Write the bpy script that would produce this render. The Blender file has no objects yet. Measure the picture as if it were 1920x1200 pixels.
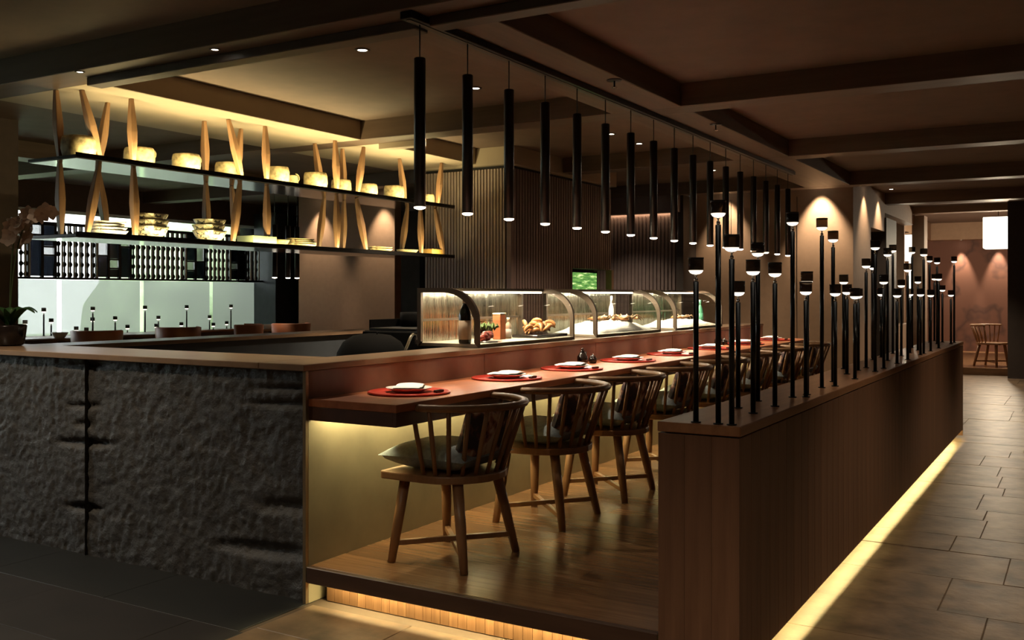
import bpy, bmesh, math, random
from mathutils import Vector, noise
random.seed(7)
scene = bpy.context.scene
COL = scene.collection

# ------------------------------------------------------------------ camera
CAM_H = 1.40
F_PX = 1814.0
HORIZON = 552.0
YAW = math.radians(30.65)
CA, SA = math.cos(YAW), math.sin(YAW)
cam_data = bpy.data.cameras.new('camera')
cam = bpy.data.objects.new('camera', cam_data)
COL.objects.link(cam)
cam.location = (0, 0, CAM_H)
cam.rotation_euler = (math.pi / 2, 0, YAW)
cam_data.sensor_fit = 'HORIZONTAL'
cam_data.sensor_width = 36.0
cam_data.lens = 36.0 * F_PX / 1920.0
cam_data.shift_y = -(600.0 - HORIZON) / 1920.0
cam_data.clip_start = 0.05
cam_data.clip_end = 200
scene.camera = cam

# ------------------------------------------------------------------ world, exposure
world = bpy.data.worlds.new('overcast_sky')
scene.world = world
world.use_nodes = True
bg = world.node_tree.nodes['Background']
bg.inputs['Color'].default_value = (0.92, 0.97, 1.0, 1)
bg.inputs['Strength'].default_value = 2.6
scene.view_settings.view_transform = 'Standard'
scene.view_settings.look = 'None'
scene.view_settings.exposure = 1.15
scene.view_settings.gamma = 1.0
scene.view_settings.use_curve_mapping = False
scene.cycles.use_denoising = True
scene.cycles.sample_clamp_indirect = 3.0
scene.cycles.max_bounces = 7
scene.cycles.diffuse_bounces = 4
scene.cycles.glossy_bounces = 3
scene.cycles.transparent_max_bounces = 12
scene.cycles.caustics_reflective = False
scene.cycles.caustics_refractive = False

K_PEND, K_DOWN, K_LED, K_SHELF, K_CASE, K_SPOT = 21.0, 24.0, 0.55, 0.8, 1.2, 1.2
WARM = (1.0, 0.72, 0.45)
WARM2 = (1.0, 0.80, 0.56)
YELLOW = (1.0, 0.80, 0.38)

# ------------------------------------------------------------------ pixel -> place helpers
def ground(u, v, z):
    d = F_PX * (CAM_H - z) / (v - HORIZON)
    r = (u - 960.0) / F_PX * d
    return (r * CA - d * SA, r * SA + d * CA)
def y_on(u, X):
    t = (u - 960.0) / F_PX
    return X * (CA + t * SA) / (t * CA - SA)
def x_on(u, Y):
    t = (u - 960.0) / F_PX
    return Y * (t * CA - SA) / (CA + t * SA)
def z_at(v, X, Y):
    return CAM_H - (v - HORIZON) * (-X * SA + Y * CA) / F_PX
ORD = ['first', 'second', 'third', 'fourth', 'fifth', 'sixth', 'seventh', 'eighth', 'ninth', 'tenth',
       'eleventh', 'twelfth', 'thirteenth', 'fourteenth', 'fifteenth', 'sixteenth', 'seventeenth',
       'eighteenth', 'nineteenth', 'twentieth', 'twenty-first', 'twenty-second', 'twenty-third',
       'twenty-fourth', 'twenty-fifth', 'twenty-sixth', 'twenty-seventh', 'twenty-eighth', 'twenty-ninth',
       'thirtieth', 'thirty-first', 'thirty-second', 'thirty-third', 'thirty-fourth', 'thirty-fifth',
       'thirty-sixth', 'thirty-seventh', 'thirty-eighth', 'thirty-ninth', 'fortieth', 'forty-first',
       'forty-second', 'forty-third', 'forty-fourth', 'forty-fifth', 'forty-sixth', 'forty-seventh', 'forty-eighth']

# ------------------------------------------------------------------ materials
M = {}
def new_mat(name):
    m = bpy.data.materials.new(name)
    m.use_nodes = True
    nt = m.node_tree
    nt.nodes.clear()
    out = nt.nodes.new('ShaderNodeOutputMaterial')
    M[name] = m
    return m, nt, out
def lk(nt, a, b): nt.links.new(a, b)
def pbsdf(nt, out, rough=0.5, metal=0.0, spec=0.5):
    b = nt.nodes.new('ShaderNodeBsdfPrincipled')
    b.inputs['Roughness'].default_value = rough
    b.inputs['Metallic'].default_value = metal
    b.inputs['Specular IOR Level'].default_value = spec
    lk(nt, b.outputs[0], out.inputs[0])
    return b
def coords(nt, scale=(1, 1, 1), kind='Object'):
    tc = nt.nodes.new('ShaderNodeTexCoord')
    mp = nt.nodes.new('ShaderNodeMapping')
    mp.inputs['Scale'].default_value = scale
    lk(nt, tc.outputs[kind], mp.inputs[0])
    return mp.outputs[0]
def noise_node(nt, vec, scale, detail=4, rough=0.55):
    n = nt.nodes.new('ShaderNodeTexNoise')
    n.inputs['Scale'].default_value = scale
    n.inputs['Detail'].default_value = detail
    n.inputs['Roughness'].default_value = rough
    lk(nt, vec, n.inputs['Vector'])
    return n.outputs[0]
def ramp(nt, fac, stops):
    r = nt.nodes.new('ShaderNodeValToRGB')
    els = r.color_ramp.elements
    while len(els) < len(stops): els.new(0.5)
    for e, (p, c) in zip(els, stops):
        e.position = p; e.color = (c[0], c[1], c[2], 1)
    lk(nt, fac, r.inputs[0])
    return r.outputs[0]
def vary(nt, col, amount):
    oi = nt.nodes.new('ShaderNodeObjectInfo')
    mr = nt.nodes.new('ShaderNodeMapRange')
    mr.inputs['To Min'].default_value = 1 - amount
    mr.inputs['To Max'].default_value = 1 + amount
    lk(nt, oi.outputs['Random'], mr.inputs['Value'])
    h = nt.nodes.new('ShaderNodeHueSaturation')
    lk(nt, mr.outputs[0], h.inputs['Value'])
    lk(nt, col, h.inputs['Color'])
    return h.outputs[0]
def bump(nt, b, h, strength, dist=0.01):
    n = nt.nodes.new('ShaderNodeBump')
    n.inputs['Strength'].default_value = strength
    n.inputs['Distance'].default_value = dist
    lk(nt, h, n.inputs['Height'])
    lk(nt, n.outputs[0], b.inputs['Normal'])
def plain(name, c, rough=0.5, metal=0.0, spec=0.5, var=0.12, nscale=8, bmp=0.0):
    m, nt, out = new_mat(name)
    b = pbsdf(nt, out, rough, metal, spec)
    v = coords(nt)
    n = noise_node(nt, v, nscale)
    lo = [x * (1 - var) for x in c]; hi = [min(1, x * (1 + var)) for x in c]
    lk(nt, ramp(nt, n, [(0.3, lo), (0.7, hi)]), b.inputs['Base Color'])
    if bmp: bump(nt, b, n, bmp)
    return m
def wood(name, c1, c2, stretch=(1, 1, 12), scale=3.0, rough=0.45, var=0.15, bmp=0.08):
    # stretch: high values across the grain, low along it
    m, nt, out = new_mat(name)
    b = pbsdf(nt, out, rough)
    v = coords(nt, stretch)
    n = noise_node(nt, v, scale, 6, 0.6)
    col = ramp(nt, n, [(0.28, c1), (0.72, c2)])
    lk(nt, vary(nt, col, var) if var else col, b.inputs['Base Color'])
    if bmp: bump(nt, b, n, bmp, 0.004)
    return m
def emit(name, c, s):
    m, nt, out = new_mat(name)
    e = nt.nodes.new('ShaderNodeEmission')
    e.inputs[0].default_value = (c[0], c[1], c[2], 1)
    e.inputs[1].default_value = s
    lk(nt, e.outputs[0], out.inputs[0])
    return m
def sheet_glass(name, tint, gloss=0.08, haze=0.0, hazec=(1, 1, 1)):
    m, nt, out = new_mat(name)
    tr = nt.nodes.new('ShaderNodeBsdfTransparent'); tr.inputs[0].default_value = (*tint, 1)
    gl = nt.nodes.new('ShaderNodeBsdfGlossy'); gl.inputs['Roughness'].default_value = 0.03
    fr = nt.nodes.new('ShaderNodeFresnel'); fr.inputs[0].default_value = 1.45
    mx = nt.nodes.new('ShaderNodeMixShader')
    lk(nt, fr.outputs[0], mx.inputs[0]); lk(nt, tr.outputs[0], mx.inputs[1]); lk(nt, gl.outputs[0], mx.inputs[2])
    last = mx
    if haze:
        tl = nt.nodes.new('ShaderNodeBsdfTranslucent'); tl.inputs[0].default_value = (*hazec, 1)
        m2 = nt.nodes.new('ShaderNodeMixShader'); m2.inputs[0].default_value = haze
        lk(nt, mx.outputs[0], m2.inputs[1]); lk(nt, tl.outputs[0], m2.inputs[2])
        last = m2
    lk(nt, last.outputs[0], out.inputs[0])
    return m

plain('ceiling_paint', (0.165, 0.115, 0.088), 0.65, var=0.10, nscale=5)
wood('beam_wood', (0.085, 0.055, 0.038), (0.135, 0.088, 0.060), (0.6, 8, 8), 2.0, 0.5, 0.05)
wood('beam_wood_long', (0.10, 0.066, 0.045), (0.16, 0.106, 0.072), (8, 0.6, 8), 2.0, 0.5, 0.05)
plain('soffit_plaster', (0.40, 0.33, 0.24), 0.6, var=0.05, nscale=3)
plain('trim_dark', (0.07, 0.048, 0.036), 0.5)
plain('wall_tan', (0.34, 0.215, 0.135), 0.7, var=0.06, nscale=14)
plain('wall_brown', (0.075, 0.048, 0.036), 0.6)
plain('wall_dark', (0.03, 0.021, 0.017), 0.6)
plain('wall_blue', (0.05, 0.058, 0.068), 0.5)
plain('wall_plum', (0.15, 0.112, 0.108), 0.55)
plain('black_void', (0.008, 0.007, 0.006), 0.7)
wood('plank_floor', (0.125, 0.062, 0.030), (0.235, 0.128, 0.062), (1.0, 18, 8), 2.6, 0.24, 0.24)
wood('platform_edge', (0.045, 0.022, 0.014), (0.075, 0.04, 0.024), (1, 10, 10), 2.0, 0.4, 0)
wood('plinth_strip', (0.22, 0.11, 0.05), (0.42, 0.23, 0.11), (16, 16, 1), 2.0, 0.45, 0.18)
wood('partition_wood', (0.120, 0.056, 0.030), (0.200, 0.100, 0.056), (14, 14, 0.8), 2.0, 0.45, 0.13)
wood('partition_top', (0.23, 0.105, 0.048), (0.36, 0.175, 0.085), (14, 0.8, 8), 2.0, 0.36, 0.05)
wood('counter_wood', (0.27, 0.085, 0.036), (0.46, 0.17, 0.075), (9, 0.7, 9), 1.6, 0.34, 0)
wood('counter_edge', (0.055, 0.022, 0.015), (0.09, 0.04, 0.026), (8, 0.7, 8), 2.0, 0.4, 0)
wood('upstand_wood', (0.185, 0.090, 0.058), (0.25, 0.130, 0.086), (3, 3, 3), 2.0, 0.42, 0.05)
wood('ledge_wood', (0.22, 0.14, 0.085), (0.32, 0.21, 0.13), (3, 3, 8), 2.0, 0.30, 0)
wood('chair_oak', (0.22, 0.115, 0.055), (0.34, 0.185, 0.09), (7, 7, 1.5), 3.0, 0.38, 0.08)
wood('post_wood', (0.22, 0.115, 0.055), (0.40, 0.235, 0.12), (10, 10, 1.2), 3.0, 0.42, 0.15)
wood('slat_wood', (0.30, 0.235, 0.195), (0.44, 0.35, 0.30), (10, 10, 0.8), 2.0, 0.45, 0.12)
wood('slat_dark', (0.14, 0.088, 0.076), (0.20, 0.135, 0.118), (10, 10, 0.8), 2.0, 0.45, 0.08)
plain('under_panel', (0.27, 0.235, 0.15), 0.55, var=0.16, nscale=4)
plain('tile_slate', (0.150, 0.100, 0.060), 0.42, var=0.55, nscale=5.5, bmp=0.5)
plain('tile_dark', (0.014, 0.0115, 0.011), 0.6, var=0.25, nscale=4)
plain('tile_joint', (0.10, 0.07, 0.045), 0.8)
plain('dark_strip', (0.011, 0.012, 0.0115), 0.55, var=0.2)
plain('black_metal', (0.012, 0.012, 0.013), 0.32, 0.5)
plain('pendant_black', (0.014, 0.013, 0.013), 0.38, 0.3)
plain('shelf_black', (0.018, 0.017, 0.016), 0.25, 0.3)
plain('shelf_under', (0.85, 0.86, 0.86), 0.12, 1.0, var=0.03)
plain('brass_strip', (0.35, 0.27, 0.17), 0.35, 0.8)
plain('chrome', (0.75, 0.73, 0.70), 0.12, 1.0, var=0.02)
plain('case_steel', (0.17, 0.13, 0.095), 0.36, 0.8, var=0.06)
plain('case_floor', (0.62, 0.55, 0.42), 0.35, 0.2, var=0.06)
plain('cushion_teal', (0.27, 0.33, 0.36), 0.75, var=0.15, nscale=60, bmp=0.1)
plain('placemat_red', (0.42, 0.035, 0.022), 0.28, var=0.08)
plain('ceramic_white', (0.80, 0.78, 0.74), 0.25, var=0.03)
plain('napkin_white', (0.86, 0.84, 0.80), 0.8, var=0.03)
plain('ceramic_dark', (0.02, 0.014, 0.012), 0.2)
plain('pot_cream', (0.36, 0.29, 0.15), 0.65, var=0.55, nscale=22, bmp=0.5)
plain('dish_celadon', (0.28, 0.34, 0.2), 0.3)
plain('amber_ware', (0.5, 0.3, 0.08), 0.35)
plain('leaf_green', (0.03, 0.09, 0.025), 0.4, var=0.3)
plain('petal_pale', (0.62, 0.50, 0.42), 0.6, var=0.1)
plain('stem_green', (0.06, 0.09, 0.03), 0.5)
plain('leather_orange', (0.34, 0.12, 0.055), 0.45)
plain('window_frame_white', (0.75, 0.76, 0.74), 0.5)
plain('rod_white', (0.78, 0.78, 0.75), 0.5)
plain('bead_black', (0.015, 0.016, 0.02), 0.5)
sheet_glass('pane_grey', (0.045, 0.05, 0.06))
sheet_glass('pane_white', (0.4, 0.4, 0.4))
plain('garden_green', (0.42, 0.54, 0.32), 0.9, var=0.35, nscale=2.5)
plain('garden_wall', (0.42, 0.44, 0.47), 0.9)
plain('bottle_dark', (0.012, 0.014, 0.010), 0.08)
plain('bottle_green', (0.10, 0.34, 0.20), 0.1)
plain('label_cream', (0.62, 0.48, 0.33), 0.6)
plain('label_orange', (0.55, 0.15, 0.05), 0.6)
plain('prawn_orange', (0.52, 0.22, 0.07), 0.4, var=0.3, nscale=30)
plain('crab_brown', (0.22, 0.12, 0.05), 0.45, var=0.3, nscale=30)
plain('meat_red', (0.42, 0.06, 0.035), 0.35, var=0.4, nscale=25)
plain('ice_white', (0.80, 0.76, 0.66), 0.55, var=0.1, nscale=40, bmp=0.6)
plain('herb_green', (0.16, 0.24, 0.05), 0.6, var=0.5, nscale=40)
plain('equipment_black', (0.003, 0.003, 0.003), 0.85, spec=0.08)
sheet_glass('clear_glass', (0.96, 0.97, 0.95))
sheet_glass('blind_cloth', (0.74, 0.75, 0.74), haze=0.55, hazec=(0.5, 0.5, 0.49))
emit('pendant_lens', (1.0, 0.86, 0.66), 6.0)
emit('downlight_lens', (1.0, 0.88, 0.70), 9.0)
emit('stem_glow', (1.0, 0.90, 0.74), 1.3)
emit('led_yellow', YELLOW, 4.0)
emit('led_white', (1.0, 0.9, 0.72), 4.0)
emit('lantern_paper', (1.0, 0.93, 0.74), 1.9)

def mat_smoked():
    m, nt, out = new_mat('smoked_glass')
    b = nt.nodes.new('ShaderNodeBsdfPrincipled')
    b.inputs['Base Color'].default_value = (0.035, 0.03, 0.026, 1); b.inputs['Roughness'].default_value = 0.12
    tr = nt.nodes.new('ShaderNodeBsdfTransparent'); tr.inputs[0].default_value = (0.55, 0.5, 0.45, 1)
    mx = nt.nodes.new('ShaderNodeMixShader'); mx.inputs[0].default_value = 0.30
    lk(nt, tr.outputs[0], mx.inputs[1]); lk(nt, b.outputs[0], mx.inputs[2]); lk(nt, mx.outputs[0], out.inputs[0])
mat_smoked()
def mat_mirror():
    m, nt, out = new_mat('case_mirror')
    b = pbsdf(nt, out, 0.14, 1.0)
    v = coords(nt, (1, 14, 0.6))
    n = noise_node(nt, v, 3, 3)
    lk(nt, ramp(nt, n, [(0.3, (0.42, 0.40, 0.30)), (0.7, (0.85, 0.82, 0.70))]), b.inputs['Base Color'])  # pale upright streaks in the colour imitate reflections
    bump(nt, b, n, 0.5, 0.02)
mat_mirror()
def mat_stone():
    m, nt, out = new_mat('rough_stone')
    b = pbsdf(nt, out, 0.55, 0.0, 0.5)
    v = coords(nt)
    n = noise_node(nt, v, 26, 6, 0.65)
    n2 = noise_node(nt, v, 3, 3)
    lk(nt, ramp(nt, n2, [(0.3, (0.040, 0.037, 0.034)), (0.7, (0.062, 0.058, 0.055))]), b.inputs['Base Color'])
    bump(nt, b, n, 0.9, 0.012)
mat_stone()
def mat_pillow():
    m, nt, out = new_mat('pillow_print')
    b = pbsdf(nt, out, 0.8)
    v = coords(nt)
    n = noise_node(nt, v, 9, 3)
    lk(nt, ramp(nt, n, [(0.42, (0.05, 0.045, 0.06)), (0.47, (0.14, 0.07, 0.07)), (0.52, (0.45, 0.25, 0.20)), (0.58, (0.70, 0.62, 0.52))]), b.inputs['Base Color'])
mat_pillow()
def mat_bowl():
    m, nt, out = new_mat('bowl_print')
    b = pbsdf(nt, out, 0.4)
    v = coords(nt)
    n = noise_node(nt, v, 42, 2)
    lk(nt, ramp(nt, n, [(0.40, (0.05, 0.045, 0.03)), (0.46, (0.66, 0.60, 0.40))]), b.inputs['Base Color'])
mat_bowl()
def mat_mural():
    m, nt, out = new_mat('mural_wall')
    b = pbsdf(nt, out, 0.7)
    v = coords(nt)
    n = noise_node(nt, v, 1.1, 3, 0.5)
    lk(nt, ramp(nt, n, [(0.42, (0.16, 0.066, 0.042)), (0.47, (0.085, 0.036, 0.026)), (0.52, (0.17, 0.072, 0.046))]), b.inputs['Base Color'])
mat_mural()
def mat_screen():
    m, nt, out = new_mat('screen_green')
    v = coords(nt, (1, 1, 6))
    n = noise_node(nt, v, 5, 3)
    e = nt.nodes.new('ShaderNodeEmission')
    lk(nt, ramp(nt, n, [(0.35, (0.04, 0.12, 0.03)), (0.55, (0.13, 0.28, 0.06)), (0.66, (0.6, 0.7, 0.3))]), e.inputs[0])
    e.inputs[1].default_value = 0.8
    lk(nt, e.outputs[0], out.inputs[0])
mat_screen()

# ------------------------------------------------------------------ mesh builder
class MB:
    def __init__(self): self.v = []; self.f = []; self.sm = []
    def add(self, vs, fs, smooth=False):
        o = len(self.v)
        self.v += [tuple(p) for p in vs]
        for f in fs:
            self.f.append([i + o for i in f]); self.sm.append(smooth)
        return self
    def box(self, x0, y0, z0, x1, y1, z1):
        vs = [(x0, y0, z0), (x1, y0, z0), (x1, y1, z0), (x0, y1, z0), (x0, y0, z1), (x1, y0, z1), (x1, y1, z1), (x0, y1, z1)]
        return self.add(vs, [(0, 3, 2, 1), (4, 5, 6, 7), (0, 1, 5, 4), (1, 2, 6, 5), (2, 3, 7, 6), (3, 0, 4, 7)])
    def prism(self, pts, z0, z1):
        n = len(pts)
        vs = [(x, y, z0) for x, y in pts] + [(x, y, z1) for x, y in pts]
        fs = [list(range(n - 1, -1, -1)), list(range(n, 2 * n))]
        fs += [(i, (i + 1) % n, n + (i + 1) % n, n + i) for i in range(n)]
        return self.add(vs, fs)
    def tube(self, path, radii, n=8, square=False, flat=1.0, cap=True, closed=False):
        path = [Vector(p) for p in path]
        if not hasattr(radii, '__len__'): radii = [radii] * len(path)
        vs, fs = [], []
        m = len(path)
        ref = None
        for i, p in enumerate(path):
            if closed: t = path[(i + 1) % m] - path[i - 1]
            else: t = path[min(i + 1, m - 1)] - path[max(i - 1, 0)]
            t.normalize()
            if ref is None:
                up = Vector((0, 0, 1)) if abs(t.z) < 0.9 else Vector((1, 0, 0))
                a = t.cross(up).normalized()
            else:
                a = (ref - t * ref.dot(t)).normalized()
            ref = a
            bb = a.cross(t)
            k = n
            for j in range(k):
                ang = 2 * math.pi * (j + (0.5 if square else 0)) / k
                vs.append(p + a * math.cos(ang) * radii[i] + bb * math.sin(ang) * radii[i] * flat)
        seg = m if closed else m - 1
        for i in range(seg):
            for j in range(n):
                a0 = i * n + j; a1 = i * n + (j + 1) % n
                b0 = ((i + 1) % m) * n + j; b1 = ((i + 1) % m) * n + (j + 1) % n
                fs.append((a0, a1, b1, b0))
        if cap and not closed:
            fs.append(list(range(n))[::-1]); fs.append([(m - 1) * n + j for j in range(n)])
        return self.add(vs, fs, not square)
    def lathe(self, prof, c=(0, 0, 0), n=24, wob=0.0, sq=0.0):
        vs, fs = [], []
        for k, (r, z) in enumerate(prof):
            for j in range(n):
                a = 2 * math.pi * j / n
                rr = r * (1 + wob * math.sin(3 * a + k * 0.6) + sq * abs(math.sin(2 * a)) )
                vs.append((c[0] + rr * math.cos(a), c[1] + rr * math.sin(a), c[2] + z + wob * r * 0.6 * math.cos(2 * a + k)))
        for k in range(len(prof) - 1):
            for j in range(n):
                fs.append((k * n + j, k * n + (j + 1) % n, (k + 1) * n + (j + 1) % n, (k + 1) * n + j))
        if prof[0][0] > 1e-5: fs.append(list(range(n))[::-1])
        if prof[-1][0] > 1e-5: fs.append([(len(prof) - 1) * n + j for j in range(n)])
        return self.add(vs, fs, True)
    def grid(self, fn, nu, nv, smooth=True, flip=False):
        vs = [fn(i / nu, j / nv) for j in range(nv + 1) for i in range(nu + 1)]
        fs = []
        for j in range(nv):
            for i in range(nu):
                q = (j * (nu + 1) + i, j * (nu + 1) + i + 1, (j + 1) * (nu + 1) + i + 1, (j + 1) * (nu + 1) + i)
                fs.append(q[::-1] if flip else q)
        return self.add(vs, fs, smooth)
    def mesh(self, name, off=(0, 0, 0), bevel=0.0, seg=1):
        me = bpy.data.meshes.new(name)
        me.from_pydata([(x - off[0], y - off[1], z - off[2]) for x, y, z in self.v], [], self.f)
        me.polygons.foreach_set('use_smooth', self.sm)
        if bevel:
            bm = bmesh.new(); bm.from_mesh(me)
            es = [e for e in bm.edges if len(e.link_faces) == 2 and e.calc_face_angle(0) > 0.6]
            bmesh.ops.bevel(bm, geom=es, offset=bevel, segments=seg, profile=0.5, affect='EDGES')
            bm.to_mesh(me); bm.free()
        me.update()
        return me
def wloc(o):
    p = Vector((0, 0, 0))
    while o is not None:
        p += o.location; o = o.parent
    return p
def obj(name, me, mat, parent=None, loc=(0, 0, 0)):
    o = bpy.data.objects.new(name, me)
    COL.objects.link(o)
    if mat and not me.materials: me.materials.append(M[mat])
    o.location = loc
    if parent: o.parent = parent
    return o
def part(name, mb, mat, parent=None, bevel=0.0, seg=1, local=False):
    off = (0, 0, 0) if (local or parent is None) else wloc(parent)
    return obj(name, mb.mesh(name, off, bevel, seg), mat, parent)
def tag(o, label, cat, group=None):
    o['label'] = label; o['category'] = cat
    if group: o['group'] = group
    return o
def thing(name, label, cat, loc=(0, 0, 0), group=None, rz=0.0):
    o = bpy.data.objects.new(name, None)
    COL.objects.link(o)
    o.empty_display_size = 0.05
    o.location = loc; o.rotation_euler = (0, 0, rz)
    return tag(o, label, cat, group)
def struct(name, mb, mat, parent=None, bevel=0.0):
    o = part(name, mb, mat, parent, bevel)
    if parent is None: o['kind'] = 'structure'
    return o
def copy_tree(o, parent=None):
    c = o.copy(); COL.objects.link(c)
    c.parent = parent
    for ch in list(o.children): copy_tree(ch, c)
    return c
def lamp(name, kind, loc, energy, color=WARM, parent=None, rot=(0, 0, 0), **kw):
    d = bpy.data.lights.new(name, kind)
    d.energy = energy; d.color = color
    for k, val in kw.items(): setattr(d, k, val)
    o = bpy.data.objects.new(name, d)
    COL.objects.link(o)
    o.rotation_euler = rot
    if parent:
        o.parent = parent
        o.location = Vector(loc) - wloc(parent)
    else: o.location = loc
    return o
B = lambda *a: MB().box(*a)

# ================================================================== STRUCTURE
Z_HI, Z_SOF = 2.915, 2.75
PLAT = 0.169
# floor base slab and its tiles
floor = struct('floor', B(-12.3, -3.2, -0.12, 5.2, 26.0, -0.004), 'tile_joint')
rng = random.Random(3)
def lay_tiles(x0, x1, y0, y1, hmin, hmax, wmin, wmax, mat='tile_slate'):
    y = y0
    while y < y1 - 0.05:
        h = min(rng.uniform(hmin, hmax), y1 - y)
        if y1 - y - h < 0.2: h = y1 - y
        x = x0 - (rng.uniform(0, 0.3) if False else 0)
        first = True
        while x < x1 - 0.02:
            w = rng.uniform(wmin, wmax) * (rng.uniform(0.5, 1.0) if first else 1)
            first = False
            if x1 - x - w < 0.25: w = x1 - x
            dz = rng.uniform(-0.002, 0.001)
            g = 0.0004 if mat == 'tile_dark' else 0.0018
            mb = B(x + g, y + g, -0.02, x + w - g, y + h - g, dz)
            part('tile', mb, mat, floor, bevel=0.002)
            x += w
        y += h
lay_tiles(-1.13, 2.6, 3.3, 12.0, 0.30, 0.58, 0.5, 0.95)
lay_tiles(-2.5, 3.4, 12.0, 18.6, 0.5, 0.8, 0.8, 1.3)
lay_tiles(-3.0, -1.13, 10.51, 12.0, 0.5, 0.7, 0.6, 1.0)
lay_tiles(-3.0, 1.6, 1.9, 3.3, 0.4, 0.6, 0.6, 1.0)
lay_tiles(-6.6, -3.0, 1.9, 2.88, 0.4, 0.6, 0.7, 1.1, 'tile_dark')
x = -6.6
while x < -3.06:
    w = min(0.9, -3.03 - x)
    part('strip_tile', B(x + 0.0005, 2.8805, -0.02, x + w - 0.0005, 3.36, 0.0), 'dark_strip', floor, bevel=0.002)  # near-black strip of floor along the foot of the stone front
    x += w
part('room_floor', B(-3.4, 18.6, -0.02, 1.5, 24.0, 0.12), 'plank_floor', floor)

# raised platform of planks along the bar
platform = struct('platform', B(-3.03, 3.39, 0.098, -1.335, 10.5, PLAT - 0.0205), 'platform_edge')
part('edge_board', B(-3.028, 3.285, 0.096, -1.335, 3.315, PLAT), 'platform_edge', platform, bevel=0.003)
y = 3.316; i = 0
while y < 10.49:
    h = min(0.118, 10.5 - y)
    cut = rng.uniform(-2.75, -1.65)
    part('plank', B(-3.028, y + 0.0003, PLAT - 0.02, cut - 0.0003, y + h - 0.0003, PLAT), 'plank_floor', platform, bevel=0.0008)
    part('plank', B(cut + 0.0003, y + 0.0003, PLAT - 0.02, -1.336, y + h - 0.0003, PLAT), 'plank_floor', platform, bevel=0.0008)
    y += h
plinth = part('plinth', B(-3.0, 3.39, 0, -1.335, 3.42, 0.098), 'platform_edge', platform)
x = -2.985
while x < -1.36:
    w = 0.045
    part('plinth_strip', B(x + 0.001, 3.376, 0, x + w - 0.001, 3.39, 0.098), 'plinth_strip', platform)
    x += w
part('led_strip', B(-2.95, 3.338, 0.142, -1.36, 3.352, 0.148), 'led_yellow', platform)
lamp('platform_led_light', 'AREA', (-2.15, 3.345, 0.139), 7.0 * K_LED, YELLOW, platform, (0, 0, 0), shape='RECTANGLE', size=1.58, size_y=0.02)

# far dining platform by the windows
struct('dining_platform', B(-11.9, 3.6, -0.012, -7.0, 13.0, PLAT), 'plank_floor')

# ceiling and beams
ceiling = struct('ceiling', B(-12.3, -3.2, Z_HI, 5.2, 18.2, Z_HI + 0.1), 'ceiling_paint')
def beam(x0, y0, x1, y1, z0=Z_SOF, mat='beam_wood', z1=Z_HI + 0.01, nm='beam'):
    return part(nm, B(x0, y0, z0, x1, y1, z1), mat, ceiling, bevel=0.004)
XB = [(-3.05, -2.5), (-6.5, -5.45)]
YB = [(3.68, 3.95), (6.6, 6.85), (9.53, 9.78), (12.4, 12.65), (15.3, 15.55)]
for a, b in YB:
    if a == 9.53:
        beam(-12.0, a, -6.25, b); beam(-4.99, a, 5.0, b)
    else: beam(-12.0, a, 5.0, b)
beam(-5.35, 3.832, -2.822, 3.94, 2.70, 'trim_dark', Z_SOF, 'trim_board')
beam(-2.738, 3.832, 0.5, 3.94, 2.70, 'trim_dark', Z_SOF, 'trim_board')
prev = -3.0
ys = [(-3.0, 3.68)] + [(YB[i][1], YB[i + 1][0]) for i in range(4)]
for a, b in ys[1:4]:
    beam(-3.05, a, -2.5, b, mat='beam_wood_long')
beam(-6.5, YB[0][1], -5.45, YB[1][0], mat='soffit_plaster')
beam(-6.5, YB[1][1], -5.45, 8.45, mat='soffit_plaster')
beam(-5.45, 6.85, -5.0, 6.95, 2.70, 'soffit_plaster')
for xx in (0.9, 3.6): 
    for a, b in ys[1:]:
        beam(xx, a, xx + 0.25, b, 2.82, 'beam_wood_long')
# beams over the left dining area
for xx in (-9.3,):
    for a, b in ys[1:3]:
        beam(xx, a, xx + 0.3, b, mat='beam_wood_long')

# outer walls
struct('wall_right', B(5.0, -3.2, -0.1, 5.2, 18.2, Z_HI), 'wall_brown')
struct('wall_front', B(-12.3, -3.2, -0.1, 5.2, -3.0, Z_HI), 'wall_brown')
wb = struct('wall_back', B(-4.74, 13.0, -0.012, -2.58, 13.2, Z_HI), 'wall_tan')
for xx in (-4.2, -3.3):
    part('panel_joint', B(xx, 12.994, 0, xx + 0.006, 13.0, 2.7), 'trim_dark', wb)
# plum ribbed wall at the end of the kitchen, with a lit cove
wk = struct('wall_kitchen', B(-6.6, 12.66, -0.012, -4.74, 12.8, 2.62), 'wall_plum')
rb = MB()
x = -6.5
while x < -4.76:
    rb.box(x, 12.64, 0, x + 0.03, 12.66, 2.5); x += 0.055
rbo = part('rib_facing', rb, 'wall_plum', wk); rbo['kind'] = 'stuff'
part('bulkhead', B(-6.6, 12.40, 2.52, -4.74, 12.58, Z_SOF), 'wall_plum', wk)
part('led_strip', B(-6.5, 12.60, 2.56, -4.8, 12.615, 2.565), 'led_white', wk)
lamp('cove_light', 'AREA', (-5.6, 12.62, 2.555), 4.0 * K_LED, (1.0, 0.6, 0.3), wk, (0, 0, 0), shape='RECTANGLE', size=1.7, size_y=0.03)
part('end_post', B(-4.80, 12.5, 0, -4.70, 13.0, Z_SOF), 'wall_dark', wk)

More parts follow.
